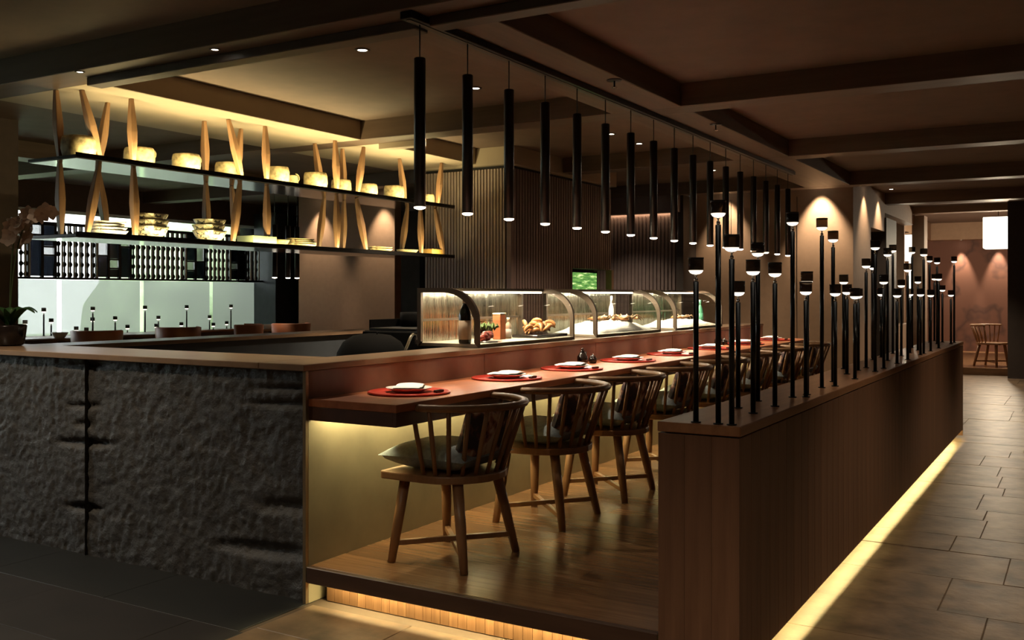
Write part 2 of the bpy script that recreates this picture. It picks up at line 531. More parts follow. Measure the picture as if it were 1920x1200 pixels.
# left side: window wall, pillar, tan wall, dark recess
WX = -12.0
wl = struct('wall_left', B(WX - 0.2, -3.2, -0.1, WX, 0.2, Z_HI), 'wall_dark')
part('wall_panel', B(WX - 0.2, 11.9, -0.1, WX, 13.2, Z_HI), 'wall_blue', wl)
part('wall_panel', B(WX - 0.2, 4.0, -0.1, WX, 5.4, Z_HI), 'wall_dark', wl)
part('header', B(WX - 0.2, 0.2, 2.55, WX, 11.9, Z_HI), 'wall_brown', wl)
part('sill', B(WX - 0.2, 0.2, -0.1, WX, 11.9, 0.3), 'wall_brown', wl)
struct('wall_tan_panel', B(x_on(560, 11.0), 11.0, -0.012, x_on(740, 11.0), 11.15, Z_HI), 'wall_tan')['kind'] = 'structure'
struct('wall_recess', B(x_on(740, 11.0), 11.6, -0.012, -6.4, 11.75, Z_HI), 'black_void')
struct('wall_side', B(-12.0, 13.0, -0.1, -6.5, 13.2, Z_HI), 'wall_brown')
struct('pillar', B(-8.7, 4.35, PLAT, -8.0, 5.06, Z_HI), 'wall_brown')
col_ = struct('column', B(WX + 0.01, 11.75, PLAT, WX + 0.5, 12.1, Z_SOF), 'wall_blue')

def window(idx, y0, y1, mulls, blinds=True):
    w = struct('window_%d' % idx, B(WX - 0.12, y0, 0.30, WX - 0.06, y1, 0.34), 'window_frame_white')
    part('head_rail', B(WX - 0.12, y0, 2.51, WX - 0.06, y1, 2.55), 'window_frame_white', w)
    ms = [y0 + 0.02] + mulls + [y1 - 0.02]
    for a, b in zip(ms[:-1], ms[1:]):
        part('pane', B(WX - 0.096, a + 0.003, 0.34, WX - 0.088, b - 0.003, 2.51), 'clear_glass', w)
        if not blinds: continue
        bl = part('roller_blind', B(WX - 0.052, a + 0.035, 0.42, WX - 0.049, b - 0.035, 1.60), 'blind_cloth', w)
        part('blind_bar', B(WX - 0.06, a + 0.035, 0.40, WX - 0.045, b - 0.035, 0.42), 'window_frame_white', bl)
    return w
mull = [y_on(u, WX) for u in (115, 270, 400, 485)]
window(1, 5.4, 11.9, [6.9] + mull)
window(2, 0.2, 4.0, [1.5, 2.75], False)  # unseen window added to bring more daylight onto the stone front
# garden outside
gr = struct('garden_ground', B(-40, -20, -0.4, WX - 0.2, 40, -0.35), 'garden_green')
gw = struct('garden_wall', B(-24.2, -6, -0.35, -24.0, 14, 2.2), 'garden_wall')
def bush(cx, cy, rx, ry, rz, label):
    def fn(s, t):
        a = 2 * math.pi * s; p = math.pi * (t * 0.55)
        d = Vector((math.sin(p) * math.cos(a), math.sin(p) * math.sin(a), math.cos(p)))
        k = 1 + 0.25 * noise.noise(d * 2.5 + Vector((cx, cy, 0))) + 0.1 * noise.noise(d * 8)
        return (cx + rx * d.x * k, cy + ry * d.y * k, -0.4 + rz * max(0, d.z) * k)
    o = part('garden_bush', MB().grid(fn, 40, 14), 'garden_green')
    tag(o, label, 'bush')
bush(-15.5, 13.6, 2.0, 2.2, 3.2, 'round green bush outside the window nearest the tan wall')
bush(-17.2, 20.0, 2.0, 2.4, 3.9, 'tall green bush outside, farther along the right window pane')
bush(-16.6, 9.4, 1.0, 1.2, 2.0, 'low green bush outside behind the middle window pane')

# corridor wall beyond the back wall, with doorway and opening
cw = struct('wall_corridor', B(-2.78, 13.2, -0.012, -2.58, 14.2, Z_HI), 'wall_tan')
part('door_header', B(-2.78, 14.2, 2.34, -2.58, 15.3, Z_HI), 'wall_tan', cw)
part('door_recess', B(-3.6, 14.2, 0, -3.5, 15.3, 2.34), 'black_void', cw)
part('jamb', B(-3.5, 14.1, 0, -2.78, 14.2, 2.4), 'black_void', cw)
part('post', B(-2.80, 15.3, 0, -2.56, 16.2, 2.55), 'wall_dark', cw)
part('opening_header', B(-2.78, 15.3, 2.62, -2.58, 18.3, Z_HI), 'wall_tan', cw)
part('sill_panel', B(-2.78, 16.2, 0, -2.60, 18.2, 0.9), 'wall_tan', cw)
part('room_wall', B(-4.3, 16.2, 0, -4.2, 18.6, Z_HI), 'wall_tan', cw)
part('room_end', B(-4.2, 18.4, 0, -2.78, 18.5, Z_HI), 'wall_tan', cw)
part('post', B(-2.62, 18.2, 0, -2.42, 18.6, 2.78), 'wall_tan', cw)
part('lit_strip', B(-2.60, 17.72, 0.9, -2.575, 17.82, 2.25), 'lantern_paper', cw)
# far room
fw = struct('wall_far', B(-4.0, 24.0, 0, 1.6, 24.2, 3.0), 'mural_wall')
part('side_wall', B(-3.5, 18.6, 0, -3.4, 24.0, 3.0), 'wall_tan', fw)
part('side_wall', B(1.5, 18.0, 0, 1.6, 24.0, 3.0), 'wall_tan', fw)
part('room_ceiling', B(-4.0, 18.2, 3.0, 1.6, 24.2, 3.1), 'ceiling_paint', fw)
part('cornice', B(-3.4, 23.6, 2.62, 1.5, 24.0, 3.0), 'wall_tan', fw)
part('cornice', B(-3.4, 18.7, 2.62, -3.0, 23.6, 3.0), 'wall_tan', fw)
part('lintel', B(-2.62, 18.0, 2.80, -1.0, 18.25, Z_HI), 'wall_tan', fw)
struct('wall_end', B(-1.09, 17.7, -0.012, 5.2, 18.2, Z_HI), 'wall_dark')
part('skirting', B(-1.09, 17.68, 0, 5.0, 17.70, 0.03), 'chrome', bpy.data.objects['wall_end'])

# ================================================================== BAR COUNTER
XF = -3.03
TOPZ = 1.083
bar = thing('bar_counter', 'bar counter with rough black stone front and brown ledge', 'bar counter', (-4.5, 3.3, 0))
def stone_slab(x0, x1, seed):
    W = x1 - x0; H = TOPZ - 0.03
    nx, nz = int(W / 0.0125), int(H / 0.0125)
    def fn(s, t):
        x = x0 + W * s; z = H * t
        p = Vector((x * 1.0 + seed, z, seed * 3.1))
        d = 0.006 * noise.noise(p * 3.0) + 0.005 * noise.noise(p * 9) + 0.0065 * noise.noise(p * 26) + 0.005 * noise.noise(p * 50)
        # chipped hollows along the seam edge
        for (cx, cz, rx, rz, dep) in chips:
            q = ((x - cx) / rx) ** 2 + ((z - cz - 0.05 * (x - cx)) / rz) ** 2
            if q < 1: d += dep * (1 - q) ** 1.5
        e = min(s, 1 - s) * W
        if e < 0.008: d += 0.003 * (1 - e / 0.008)
        return (x, 3.30 + 0.012 + d, z)
    mb = MB().grid(fn, nx, nz, smooth=True)
    y = 3.37
    mb.add([(x0, 3.30, 0), (x1, 3.30, 0), (x1, y, 0), (x0, y, 0), (x0, 3.30, H), (x1, 3.30, H), (x1, y, H), (x0, y, H)],
           [(0, 3, 2, 1), (4, 5, 6, 7), (1, 2, 6, 5), (2, 3, 7, 6), (3, 0, 4, 7)][2:])
    return part('stone_slab', mb, 'rough_stone', bar)
XS = -4.62
chips = [(XS - 0.02, 1.02, 0.28, 0.022, 0.02), (XS - 0.03, 0.80, 0.20, 0.022, 0.022), (XS - 0.02, 0.70, 0.12, 0.03, 0.02), (XS - 0.02, 0.60, 0.32, 0.03, 0.035),
         (XS - 0.04, 0.25, 0.2, 0.03, 0.04), (XF - 0.1, 0.97, 0.35, 0.018, 0.03), (XF - 0.05, 0.90, 0.45, 0.022, 0.03), (XF - 0.1, 0.42, 0.3, 0.05, 0.03), (XF - 0.3, 0.2, 0.4, 0.05, 0.03)]
stone_slab(XS + 0.002, XF - 0.02, 1.0)
stone_slab(-6.3, XS - 0.002, 5.0)
part('edge_strip', B(XF - 0.018, 3.285, 0, XF, 3.303, TOPZ - 0.03), 'brass_strip', bar)
part('carcass', B(-6.3, 3.385, 0, XF - 0.02, 3.70, TOPZ - 0.035), 'trim_dark', bar)
part('ledge', B(-6.32, 3.27, TOPZ - 0.03, XF - 0.28, 3.74, TOPZ), 'ledge_wood', bar, bevel=0.003)
part('ledge', B(XF - 0.279, 3.27, TOPZ - 0.03, XF + 0.004, 10.5, TOPZ), 'ledge_wood', bar, bevel=0.003)
# upstand panels over the eating counter
ys_p = [3.30, 4.80, 6.30, 7.80, 9.20, 10.5]
for a, b in zip(ys_p[:-1], ys_p[1:]):
    part('upstand_panel', B(XF - 0.03, a + 0.002, 0.90, XF - 0.002, b - 0.002, TOPZ - 0.031), 'upstand_wood', bar, bevel=0.002)
part('under_panel', B(XF - 0.018, 3.3035, 0.0, XF + 0.0005, 10.5, 0.89), 'under_panel', bar)
part('corner_block', B(XF - 0.10, 3.372, 0.0, XF - 0.0185, 3.42, TOPZ - 0.031), 'trim_dark', bar)
part('inner_panel', B(XF - 0.27, 3.72, 0, XF - 0.25, 10.5, TOPZ - 0.031), 'wall_dark', bar)

# kitchen-side wing of the bar
wing = thing('back_counter', 'dark low counter at the kitchen side under the hanging shelves', 'counter', (-6.1, 6, 0))
part('body', B(-6.3, 3.75, 0, -6.0, 8.45, TOPZ - 0.06), 'wall_blue', wing)
part('top', B(-6.32, 3.75, TOPZ - 0.06, -5.97, 8.45, TOPZ - 0.03), 'ledge_wood', wing, bevel=0.003)
part('kitchen_bench', B(-5.3, 5.6, 0, -3.75, 6.4, 0.86), 'equipment_black', wing)

# eating counter
eat = thing('eating_counter', 'long red-brown wooden eating counter along the bar', 'counter', (-2.78, 6.9, 0.9))
CZ = 0.927
part('top', B(XF + 0.001, 3.30, CZ - 0.035, -2.53, 10.5, CZ), 'counter_wood', eat, bevel=0.002)
part('apron', B(-2.552, 3.302, 0.83, -2.532, 10.5, CZ - 0.036), 'counter_edge', eat)
part('end_apron', B(XF + 0.003, 3.302, 0.83, -2.553, 3.322, CZ - 0.036), 'counter_edge', eat)
part('light_lip', B(-2.938, 3.33, 0.845, -2.932, 10.5, CZ - 0.036), 'counter_edge', eat)
part('led_strip', B(-2.985, 3.34, 0.882, -2.968, 10.5, 0.890), 'led_yellow', eat)
lamp('counter_led_light', 'AREA', (-2.976, 6.92, 0.880), 44.0 * K_LED, (1.0, 0.83, 0.42), eat, (0, 0, math.pi / 2), shape='RECTANGLE', size=7.1, size_y=0.012)

# ================================================================== PARTITION
PX0, PX1, PZ = -1.33, -1.03, 0.941
pt = thing('partition', 'low wooden partition beside the aisle with glowing base', 'partition', (-1.18, 6.85, 0))
part('body', B(PX0 + 0.02, 3.32, 0.175, PX1 - 0.02, 10.38, PZ - 0.037), 'trim_dark', pt)
part('kick_plinth', B(PX0, 3.40, 0, PX1 - 0.12, 10.38, 0.175), 'under_panel', pt)
part('top_panel', B(PX0 - 0.003, 3.28, PZ - 0.036, PX1 + 0.004, 10.41, PZ), 'partition_top', pt, bevel=0.003)
bw = (10.40 - 3.302) / 60
bm_side = B(-0.0095, 0.0008, 0, 0.0095, bw - 0.0008, PZ - 0.041 - 0.08).mesh('board', bevel=0.0012)
for i in range(60):
    obj('board', bm_side, 'partition_wood', pt, Vector((PX1 - 0.0095, 3.302 + i * bw, 0.08)) - wloc(pt))
bm_end = B(0.0003, 0, 0, 0.0997, 0.02, PZ - 0.041 - 0.02).mesh('board', bevel=0.0006)
for i in range(3):
    obj('board', bm_end, 'partition_wood', pt, Vector((PX0 + i * 0.1, 3.282, 0.02)) - wloc(pt))
part('inner_face', B(PX0, 3.302, PLAT, PX0 + 0.02, 10.40, PZ - 0.041), 'partition_wood', pt)
part('end_face', B(PX0, 10.38, 0.02, PX1, 10.40, PZ - 0.041), 'partition_wood', pt)
part('led_strip', B(-1.12, 3.40, 0.166, -1.10, 10.36, 0.174), 'led_yellow', pt)
lamp('partition_led_light', 'AREA', (-1.11, 6.88, 0.162), 18.0 * K_LED, (1.0, 0.76, 0.30), pt, (0, 0, math.pi / 2), shape='RECTANGLE', size=6.9, size_y=0.02)

# stem lamps on the partition
def stem_lamp_proto():
    t = thing('stem_lamp', 'x', 'lamp')
    obj('rod', MB().tube([(0, 0, 0), (0, 0, 1)], 0.0098, 10).mesh('rod'), 'black_metal', t)
    obj('base_plate', MB().lathe([(0.018, 0), (0.018, 0.004), (0.0, 0.004)], n=16).mesh('base_plate'), 'black_metal', t)
    h = obj('neck', MB().lathe([(0.004, 0), (0.007, 0.004), (0.007, 0.010), (0.0035, 0.014), (0.0035, 0.020), (0.008, 0.024)], n=14).mesh('neck'), 'chrome', t)
    obj('glow_bowl', MB().lathe([(0.0, 0.026), (0.012, 0.027), (0.020, 0.031), (0.0255, 0.039), (0.0255, 0.041), (0.0, 0.041)], n=18).mesh('glow_bowl'), 'stem_glow', t)
    obj('glass_cup', MB().lathe([(0.0275, 0.039), (0.0275, 0.082), (0.0255, 0.082), (0.0255, 0.041)], n=18).mesh('glass_cup'), 'smoked_glass', t)
    obj('rim_cap', MB().lathe([(0.0255, 0.080), (0.0278, 0.080), (0.0278, 0.086), (0.024, 0.086), (0.024, 0.080)], n=18).mesh('rim_cap'), 'black_metal', t)
    return t
SL = stem_lamp_proto()
sl_used = [False]
def place_stem(x, y, z0, ztop, label, group):
    t = SL if not sl_used[0] else copy_tree(SL)
    sl_used[0] = True
    t.location = (x, y, z0); t['label'] = label; t['group'] = group
    L = ztop - z0 - 0.086
    for c in t.children:
        n = c.name.split('.')[0]
        if n == 'rod': c.scale = (1, 1, L)
        elif n != 'base_plate': c.location = (0, 0, L)
    return t
near = [(1296, 795, 483), (1341, 797, 376), (1366, 799, 440), (1384, 765, 527), (1412, 775, 487), (1421, 752, 455), (1453, 762, 492),
        (1486, 745, 398), (1513, 740, 509), (1541, 727, 409), (1562, 716, 433)]
far = [(1511, 528, 2), (1566, 533, 2), (1582, 515, 0), (1588, 533, 1), (1603, 540, 2), (1609, 541, 1), (1624, 485, 1), (1637, 490, 0), (1641, 450, 2), (1657, 515, 2),
       (1652, 540, 0), (1664, 465, 1), (1674, 459, 0), (1690, 524, 1), (1682, 541, 2), (1702, 494, 2), (1710, 463, 0), (1721, 518, 1), (1732, 466, 2), (1743, 480, 0),
       (1757, 483, 1), (1760, 513, 2), (1771, 514, 0), (1767, 535, 1), (1783, 544, 2), (1789, 481, 2), (1745, 543, 2), (1706, 541, 1), (1726, 541, 2)]
stems = []
for u, vb, vt in near:
    x, y = ground(u, vb, PZ)
    x = max(PX0 + 0.03, min(PX1 - 0.03, x)); y = max(3.32, y_on(u, x))
    stems.append((y, x, z_at(vt, x, y)))
for u, vt, k in far:
    x = (-1.28, -1.18, -1.075)[k]
    y = min(10.33, y_on(u, x))
    stems.append((y, x, z_at(vt, x, y)))
stems.sort()
for i, (y, x, zt) in enumerate(stems):
    hgt = 'tall' if zt - PZ > 0.6 else ('short' if zt - PZ < 0.45 else 'medium-height')
    place_stem(x, y, PZ, zt, '%s black stem lamp, %s from the near end of the long partition' % (hgt, ORD[i]), 'stem lamps on the partition')

# ================================================================== PENDANTS
PXX = -2.78
tr = thing('ceiling_track', 'long black ceiling track carrying the row of pendant lamps', 'track', (PXX, 7.1, Z_SOF))
part('rail', B(PXX - 0.035, 3.70, 2.712, PXX + 0.035, 10.75, Z_SOF - 0.0005), 'black_metal', tr, bevel=0.003)
part('rail_slot', B(PXX - 0.012, 3.72, 2.709, PXX + 0.012, 10.73, 2.713), 'trim_dark', tr)
def pendant(x, y, z0, z1, ztop, r, label, group, energy):
    t = thing('pendant_lamp', label, 'pendant lamp', (x, y, z0), group)
    me = PEND.get((r, round(z1 - z0, 3)))
    L = z1 - z0
    if me is None:
        body = MB().lathe([(r * 0.86, 0.012), (r * 0.86, 0.0), (r, 0.0), (r, L - 0.004), (r - 0.004, L), (0.0, L)], n=24).mesh('shade')
        lens = MB().lathe([(0.0, -0.013), (r * 0.5, -0.012), (r * 0.95, -0.007), (r * 1.0, -0.0005)], n=20).mesh('lens')
        me = PEND[(r, round(L, 3))] = (body, lens)
    obj('shade', me[0], 'pendant_black', t)
    obj('lens', me[1], 'pendant_lens', t)
    obj('cord', MB().tube([(0, 0, L), (0, 0, ztop - z0)], 0.0035, 6).mesh('cord'), 'black_metal', t)
    if energy:
        lamp('pendant_light', 'SPOT', (x, y, z0 - 0.016), energy, WARM2, t, spot_size=math.radians(46), spot_blend=0.8, shadow_soft_size=0.022)
    return t
PEND = {}
for k in range(17):
    yk = 3.813 + 0.4225 * k
    pendant(PXX, yk, 1.825, 2.548, 2.712, 0.0285, '%s black tube pendant from the near end of the ceiling track' % ORD[k].capitalize(), 'tube pendants over the counter', K_PEND)
for k, u in enumerate((515, 540, 557)):
    yy = y_on(u, -9.0)
    pendant(-9.0, yy, 1.62, 2.3, Z_HI - 0.005, 0.032, 'grey tube pendant by the dark column past the windows, %s from the left' % ORD[k], 'pendants by the window', 6)

# recessed downlights
def downlight(x, y, z, label, energy, size=75, color=WARM2, r=0.04, blend=0.7, aim=None):
    t = thing('downlight', label, 'downlight', (x, y, z), 'recessed downlights')
    part('ring', MB().lathe([(r * 0.75, -0.001), (r * 0.80, -0.006), (r * 1.15, -0.006), (r * 1.2, -0.001)], (x, y, z), 20), 'trim_dark', t)
    part('lens', MB().lathe([(0.0, -0.003), (r * 0.75, -0.003), (r * 0.75, -0.001)], (x, y, z), 18), 'downlight_lens', t)
    o = lamp('downlight_beam', 'SPOT', (x, y, z - 0.012), energy, color, t, spot_size=math.radians(size), spot_blend=blend, shadow_soft_size=0.03)
    if aim:
        d = Vector(aim) - Vector((x, y, z))
        o.rotation_euler = d.to_track_quat('-Z', 'Y').to_euler()
    return t
for k, y in enumerate((4.68, 5.97, 8.33, 9.0)):
    downlight(-3.85, y, Z_HI, '%s bright downlight behind the pendant row, counted from the near end' % ORD[k], 44 * K_DOWN / 16, 100)
for k, (x, y, e) in enumerate(((-4.9, 7.0, 190), (-5.4, 11.6, 90), (-3.9, 11.4, 40))):  # hidden lamps added to brighten the kitchen end
    downlight(x, y, Z_HI, 'added hidden fill light %s' % ('in front of the slatted enclosure', 'before the ribbed kitchen wall', 'at the far end of the bar')[k], e, 100)
for k, (u, v) in enumerate(((150, 134), (403, 92))):
    x, y = ground(u, v, Z_SOF)
    downlight(x, y, Z_SOF, 'small dim downlight in the near ceiling beam, %s' % ('left one above the shelf end' if k == 0 else 'right one'), 4, r=0.025)
# downlights of the dining aisle and corridor
for k, (x, y, e) in enumerate(((0.1, 5.3, 40), (0.1, 8.2, 46), (-0.2, 11.2, 50), (-1.3, 13.9, 56), (-1.6, 16.6, 76))):
    downlight(x, y, Z_HI, 'aisle downlight over the stone floor, %s from the camera side' % ORD[k], e * K_DOWN / 16, 80)
for k, (x, y, e) in enumerate(((-5.1, 1.9, 62), (-2.8, 1.0, 8), (-1.2, 0.6, 60), (0.6, 1.0, 46), (2.6, 1.6, 40), (2.6, 5.0, 40), (2.8, 9.0, 40), (-3.2, -1.6, 40), (0.6, -1.4, 40), (3.2, -1.4, 30))):  # unseen fill lights added to brighten the near part of the room
    downlight(x, y, Z_HI, 'added fill downlight in front of the stone counter, out of the view, number %s' % ORD[k], e * K_DOWN / 16, 120)
# wall washers
downlight(-2.98, 12.82, Z_HI, 'downlight washing the right part of the tan back wall', 95 * K_SPOT, 66, aim=(-2.98, 12.99, 1.6))
downlight(-4.25, 12.82, Z_HI, 'downlight washing the left part of the tan back wall', 55 * K_SPOT, 62, aim=(-4.25, 12.99, 1.6))
downlight(x_on(600, 11) , 10.80, Z_HI, 'downlight washing the left edge of the tan panel by the windows', 46 * K_SPOT, 62, aim=(x_on(600, 11), 10.97, 1.2))
downlight(x_on(720, 11), 10.80, Z_HI, 'downlight washing the right edge of the tan panel by the windows', 46 * K_SPOT, 62, aim=(x_on(720, 11), 10.97, 1.2))
downlight(x_on(1803, 24), 23.84, 2.619, 'downlight on the left of the far mural wall', 90 * K_SPOT, 46, aim=(x_on(1803, 24), 23.97, 1.7))
downlight(x_on(1872, 24), 23.84, 2.619, 'downlight on the right of the far mural wall', 90 * K_SPOT, 46, aim=(x_on(1872, 24), 23.97, 1.7))
downlight(-2.40, 13.7, Z_HI, 'downlight washing the corridor wall by the doorway', 34 * K_SPOT, 80, aim=(-2.6, 13.7, 1.4))
downlight(-2.40, 14.75, Z_HI, 'downlight over the dark doorway header', 34 * K_SPOT, 80, aim=(-2.6, 14.75, 1.8))

# ceiling spot heads on the long beam
for k, (u, v) in enumerate(((1152, 150), (1342, 233))):
    x, y = ground(u, v, Z_SOF)
    t = thing('sprinkler', 'small dark ceiling sprinkler on the beam right of the track, %s one' % ('nearer' if k == 0 else 'farther'), 'sprinkler', (x, y, Z_SOF), 'ceiling sprinklers')
    part('plate', MB().lathe([(0.0, -0.006), (0.045, -0.006), (0.05, 0.0)], (x, y, Z_SOF), 18), 'black_metal', t)
    part('head', MB().lathe([(0.0, -0.05), (0.018, -0.05), (0.018, -0.046), (0.006, -0.044), (0.006, -0.006)], (x, y, Z_SOF), 12), 'chrome', t)

# ================================================================== HANGING SHELVES
SX0, SX1 = -6.06, -5.55
SY0, SY1 = 3.9, 8.22
ZU, ZL = 2.29, 1.782
sh = thing('hanging_shelf', 'two-tier black shelf hung from the ceiling on tapered wooden posts', 'shelf', (-5.8, 6.05, ZL))
for nm, z in (('upper_shelf', ZU), ('lower_shelf', ZL)):
    o = part(nm, B(SX0, SY0, z - 0.012, SX1, SY1, z + 0.008), 'shelf_black', sh, bevel=0.002)
    part('front_lip', B(SX1 - 0.006, SY0, z + 0.008, SX1, SY1, z + 0.022), 'shelf_black', o)
    part('under_plate', B(SX0 + 0.01, SY0 + 0.01, z - 0.016, SX1 - 0.01, SY1 - 0.01, z - 0.012), 'shelf_under', o)
# post pieces: (u, v) at the top and the foot on the shelf plane below
def post(u0, u1, xt, xb, ztop, zbot, w=0.03):
    yt, yb = y_on(u0, xt), y_on(u1, xb)
    a = Vector((xt, yt, ztop)); b = Vector((xb, yb, zbot))
    path = [a.lerp(b, k / 6) for k in range(7)]
    rad = [w * 0.62, w * 0.85, w * 1.05, w * 1.2, w * 1.1, w * 0.85, w * 0.6]
    part('post', MB().tube(path, rad, 4, square=True), 'post_wood', sh, bevel=0.003)
up = [(105, 112, -5.85, -5.85), (153, 188, -5.70, -5.70), (202, 185, -5.92, -5.92), (246, 250, -5.66, -5.66), (383, 386, -5.90, -5.90), (428, 454, -5.68, -5.68), (452, 442, -5.92, -5.92),
      (497, 500, -5.66, -5.66), (590, 604, -5.92, -5.92), (628, 632, -5.66, -5.66), (642, 645, -5.92, -5.92), (682, 670, -5.68, -5.68), (749, 760, -5.86, -5.86), (828, 820, -5.68, -5.68)]
for u0, u1, xt, xb in up:
    post(u0, u1, xt, xb, Z_SOF, ZU + 0.008)
lo = [(112, 114, -5.85, -5.85), (186, 163, -5.70, -5.70), (183, 202, -5.92, -5.92), (250, 254, -5.66, -5.66), (386, 388, -5.90, -5.90), (450, 436, -5.68, -5.68), (434, 446, -5.92, -5.92),
      (500, 501, -5.66, -5.66), (608, 597, -5.92, -5.92), (631, 632, -5.66, -5.66), (645, 643, -5.92, -5.92), (668, 687, -5.68, -5.68), (764, 752, -5.86, -5.86), (788, 790, -5.70, -5.70), (816, 832, -5.68, -5.68)]
for u0, u1, xt, xb in lo:
    post(u0, u1, xt, xb, ZU - 0.016, ZL + 0.008)
# shelf lighting strips lie on the shelf boards
part('led_strip', B(-5.60, SY0 + 0.1, ZU + 0.008, -5.585, SY1 - 0.1, ZU + 0.013), 'led_yellow', sh)
lamp('shelf_led_light', 'AREA', (-5.592, 6.06, ZU + 0.016), 24 * K_SHELF, YELLOW, sh, (math.pi - 0.35, 0, math.pi / 2), shape='RECTANGLE', size=4.1, size_y=0.02)
part('led_strip', B(-5.60, SY0 + 0.1, ZL + 0.008, -5.585, SY1 - 0.1, ZL + 0.013), 'led_yellow', sh)
lamp('shelf_led_light', 'AREA', (-5.592, 6.06, ZL + 0.016), 14 * K_SHELF, YELLOW, sh, (math.pi - 0.9, 0, math.pi / 2), shape='RECTANGLE', size=4.1, size_y=0.02)

# pots on the upper shelf
pots = [(148, 0.075, 0.11, 'leftmost cream pot, half hidden in shade behind a post'), (262, 0.072, 0.105, 'cream pot behind the second upright post of the upper shelf'),
        (350, 0.070, 0.105, 'cream pot standing alone left of the thin third post'), (428, 0.068, 0.10, 'cream pot behind the V-shaped middle posts'),
        (522, 0.062, 0.115, 'bright cream pot right of the fourth upright post'), (546, 0.040, 0.08, 'small cream pot tucked beside the bright one'),
        (592, 0.070, 0.115, 'wide cream pot under the short leaning post'), (640, 0.062, 0.10, 'cream pot between the close pair of posts'),
        (690, 0.062, 0.095, 'cream pot at the foot of the right-leaning post'), (739, 0.068, 0.115, 'brightest cream pot near the right end of the upper shelf'),
        (803, 0.045, 0.085, 'small cream pot at the right end behind the first pendant')]
for k, (u, r, h, lab) in enumerate(pots):
    xx = -5.76 if k % 2 == 0 else -5.80
    r *= 1.25; h *= 1.38
    yy = y_on(u, xx)
    z0 = ZU + 0.008
    t = thing('cream_pot', lab, 'pot', (xx, yy, z0), 'pots on the upper shelf')
    part('body', MB().lathe([(r * 0.84, 0), (r * 0.95, h * 0.10), (r * 1.06, h * 0.45), (r * 1.04, h * 0.80), (r * 0.97, h * 0.97), (r * 0.92, h), (r * 0.84, h), (r * 0.8, h * 0.9)], (xx, yy, z0), 28, 0.03, 0.12), 'pot_cream', t)
    part('lid', MB().lathe([(r * 0.84, h * 0.93), (r * 0.82, h * 0.985), (r * 0.4, h * 0.99), (0, h * 0.99)], (xx, yy, z0), 20), 'pot_cream', t)
    pa = [(xx + 0.0, yy + r * 1.04 + 0.045 * math.sin(a), z0 + h * 0.55 + 0.035 * (1 - math.cos(a))) for a in [q * math.pi / 7 for q in range(8)]]
    part('handle', MB().tube(pa, 0.0055, 6), 'pot_cream', t)

# ware on the lower shelf
def stack(name, u, xx, n, r, step, mat, lab, cat, wob=0.05, depth=0.35, single=None):
    yy = y_on(u, xx)
    for i in range(n):
        z0 = ZL + 0.009 + i * step
        rr = r * (1 - 0.03 * i)
        dx = rng.uniform(-0.006, 0.006)
        o = MB().lathe([(rr * 0.42, 0), (rr * 0.46, 0.006), (rr * 0.8, rr * depth * 0.5), (rr, rr * depth), (rr * 0.97, rr * depth), (rr * 0.75, rr * depth * 0.55), (rr * 0.4, 0.012), (0, 0.012)], (0, 0, 0), 28, wob)
        ob = obj(name, o.mesh(name), mat, None, (xx + dx, yy + dx, z0))
        pos = 'only piece' if n == 1 else ('bottom one' if i == 0 else ('top one' if i == n - 1 else '%s from the bottom' % ORD[i]))
        tag(ob, (lab if n == 1 else '%s, %s of its stack' % (lab, pos)), cat, 'ware on the lower shelf')
stack('serving_plate', 205, -5.74, 4, 0.125, 0.022, 'ceramic_white', 'wavy white plate at the lower shelf left end', 'plate', 0.06, 0.34)
stack('patterned_bowl', 283, -5.74, 3, 0.128, 0.047, 'bowl_print', 'speckled cream bowl in the left stack', 'bowl', 0.04, 0.72)
stack('patterned_bowl', 393, -5.74, 3, 0.128, 0.045, 'bowl_print', 'speckled cream bowl by the crossed posts', 'bowl', 0.04, 0.72)
stack('celadon_bowl', 452, -5.86, 1, 0.085, 0.03, 'leaf_green', 'small dark green bowl behind the crossed posts', 'bowl', 0.02, 0.8)
stack('tea_bowl', 520, -5.76, 1, 0.10, 0.03, 'pot_cream', 'cream bowl right of the pale box on the lower shelf', 'bowl', 0.03, 0.6)
stack('oval_plate', 565, -5.74, 4, 0.135, 0.016, 'pot_cream', 'long cream plate right of the cream bowl', 'plate', 0.06, 0.25)
stack('flat_dish', 714, -5.74, 2, 0.125, 0.020, 'pot_cream', 'shallow cream dish in front of the lit tan panel', 'dish', 0.05, 0.3)
stack('sauce_bowl', 765, -5.76, 1, 0.11, 0.03, 'pot_cream', 'cream bowl near the right end of the lower shelf', 'bowl', 0.03, 0.45)
stack('sauce_bowl', 783, -5.9, 1, 0.07, 0.03, 'ceramic_white', 'small white bowl behind the last posts', 'bowl', 0.03, 0.5)
def tray_box(name, u, xx, sx, sy, h, mat, lab):
    yy = y_on(u, xx); z0 = ZL + 0.009
    t = thing(name, lab, 'dish', (xx, yy, z0), 'ware on the lower shelf')
    mb = MB().box(xx - sx, yy - sy, z0, xx + sx, yy + sy, z0 + 0.008)
    part('base', mb, mat, t)
    for (a, b, c, d) in ((-sx, -sy, sx, -sy + 0.008), (-sx, sy - 0.008, sx, sy), (-sx, -sy + 0.008, -sx + 0.008, sy - 0.008), (sx - 0.008, -sy + 0.008, sx, sy - 0.008)):
        part('side', B(xx + a, yy + b, z0 + 0.008, xx + c, yy + d, z0 + h), mat, t, bevel=0.002)
tray_box('square_dish', 482, -5.72, 0.09, 0.13, 0.075, 'dish_celadon', 'pale green rectangular dish right of the crossed posts')
tray_box('amber_box', 810, -5.74, 0.07, 0.10, 0.07, 'amber_ware', 'amber lacquer box at the right end of the lower shelf')

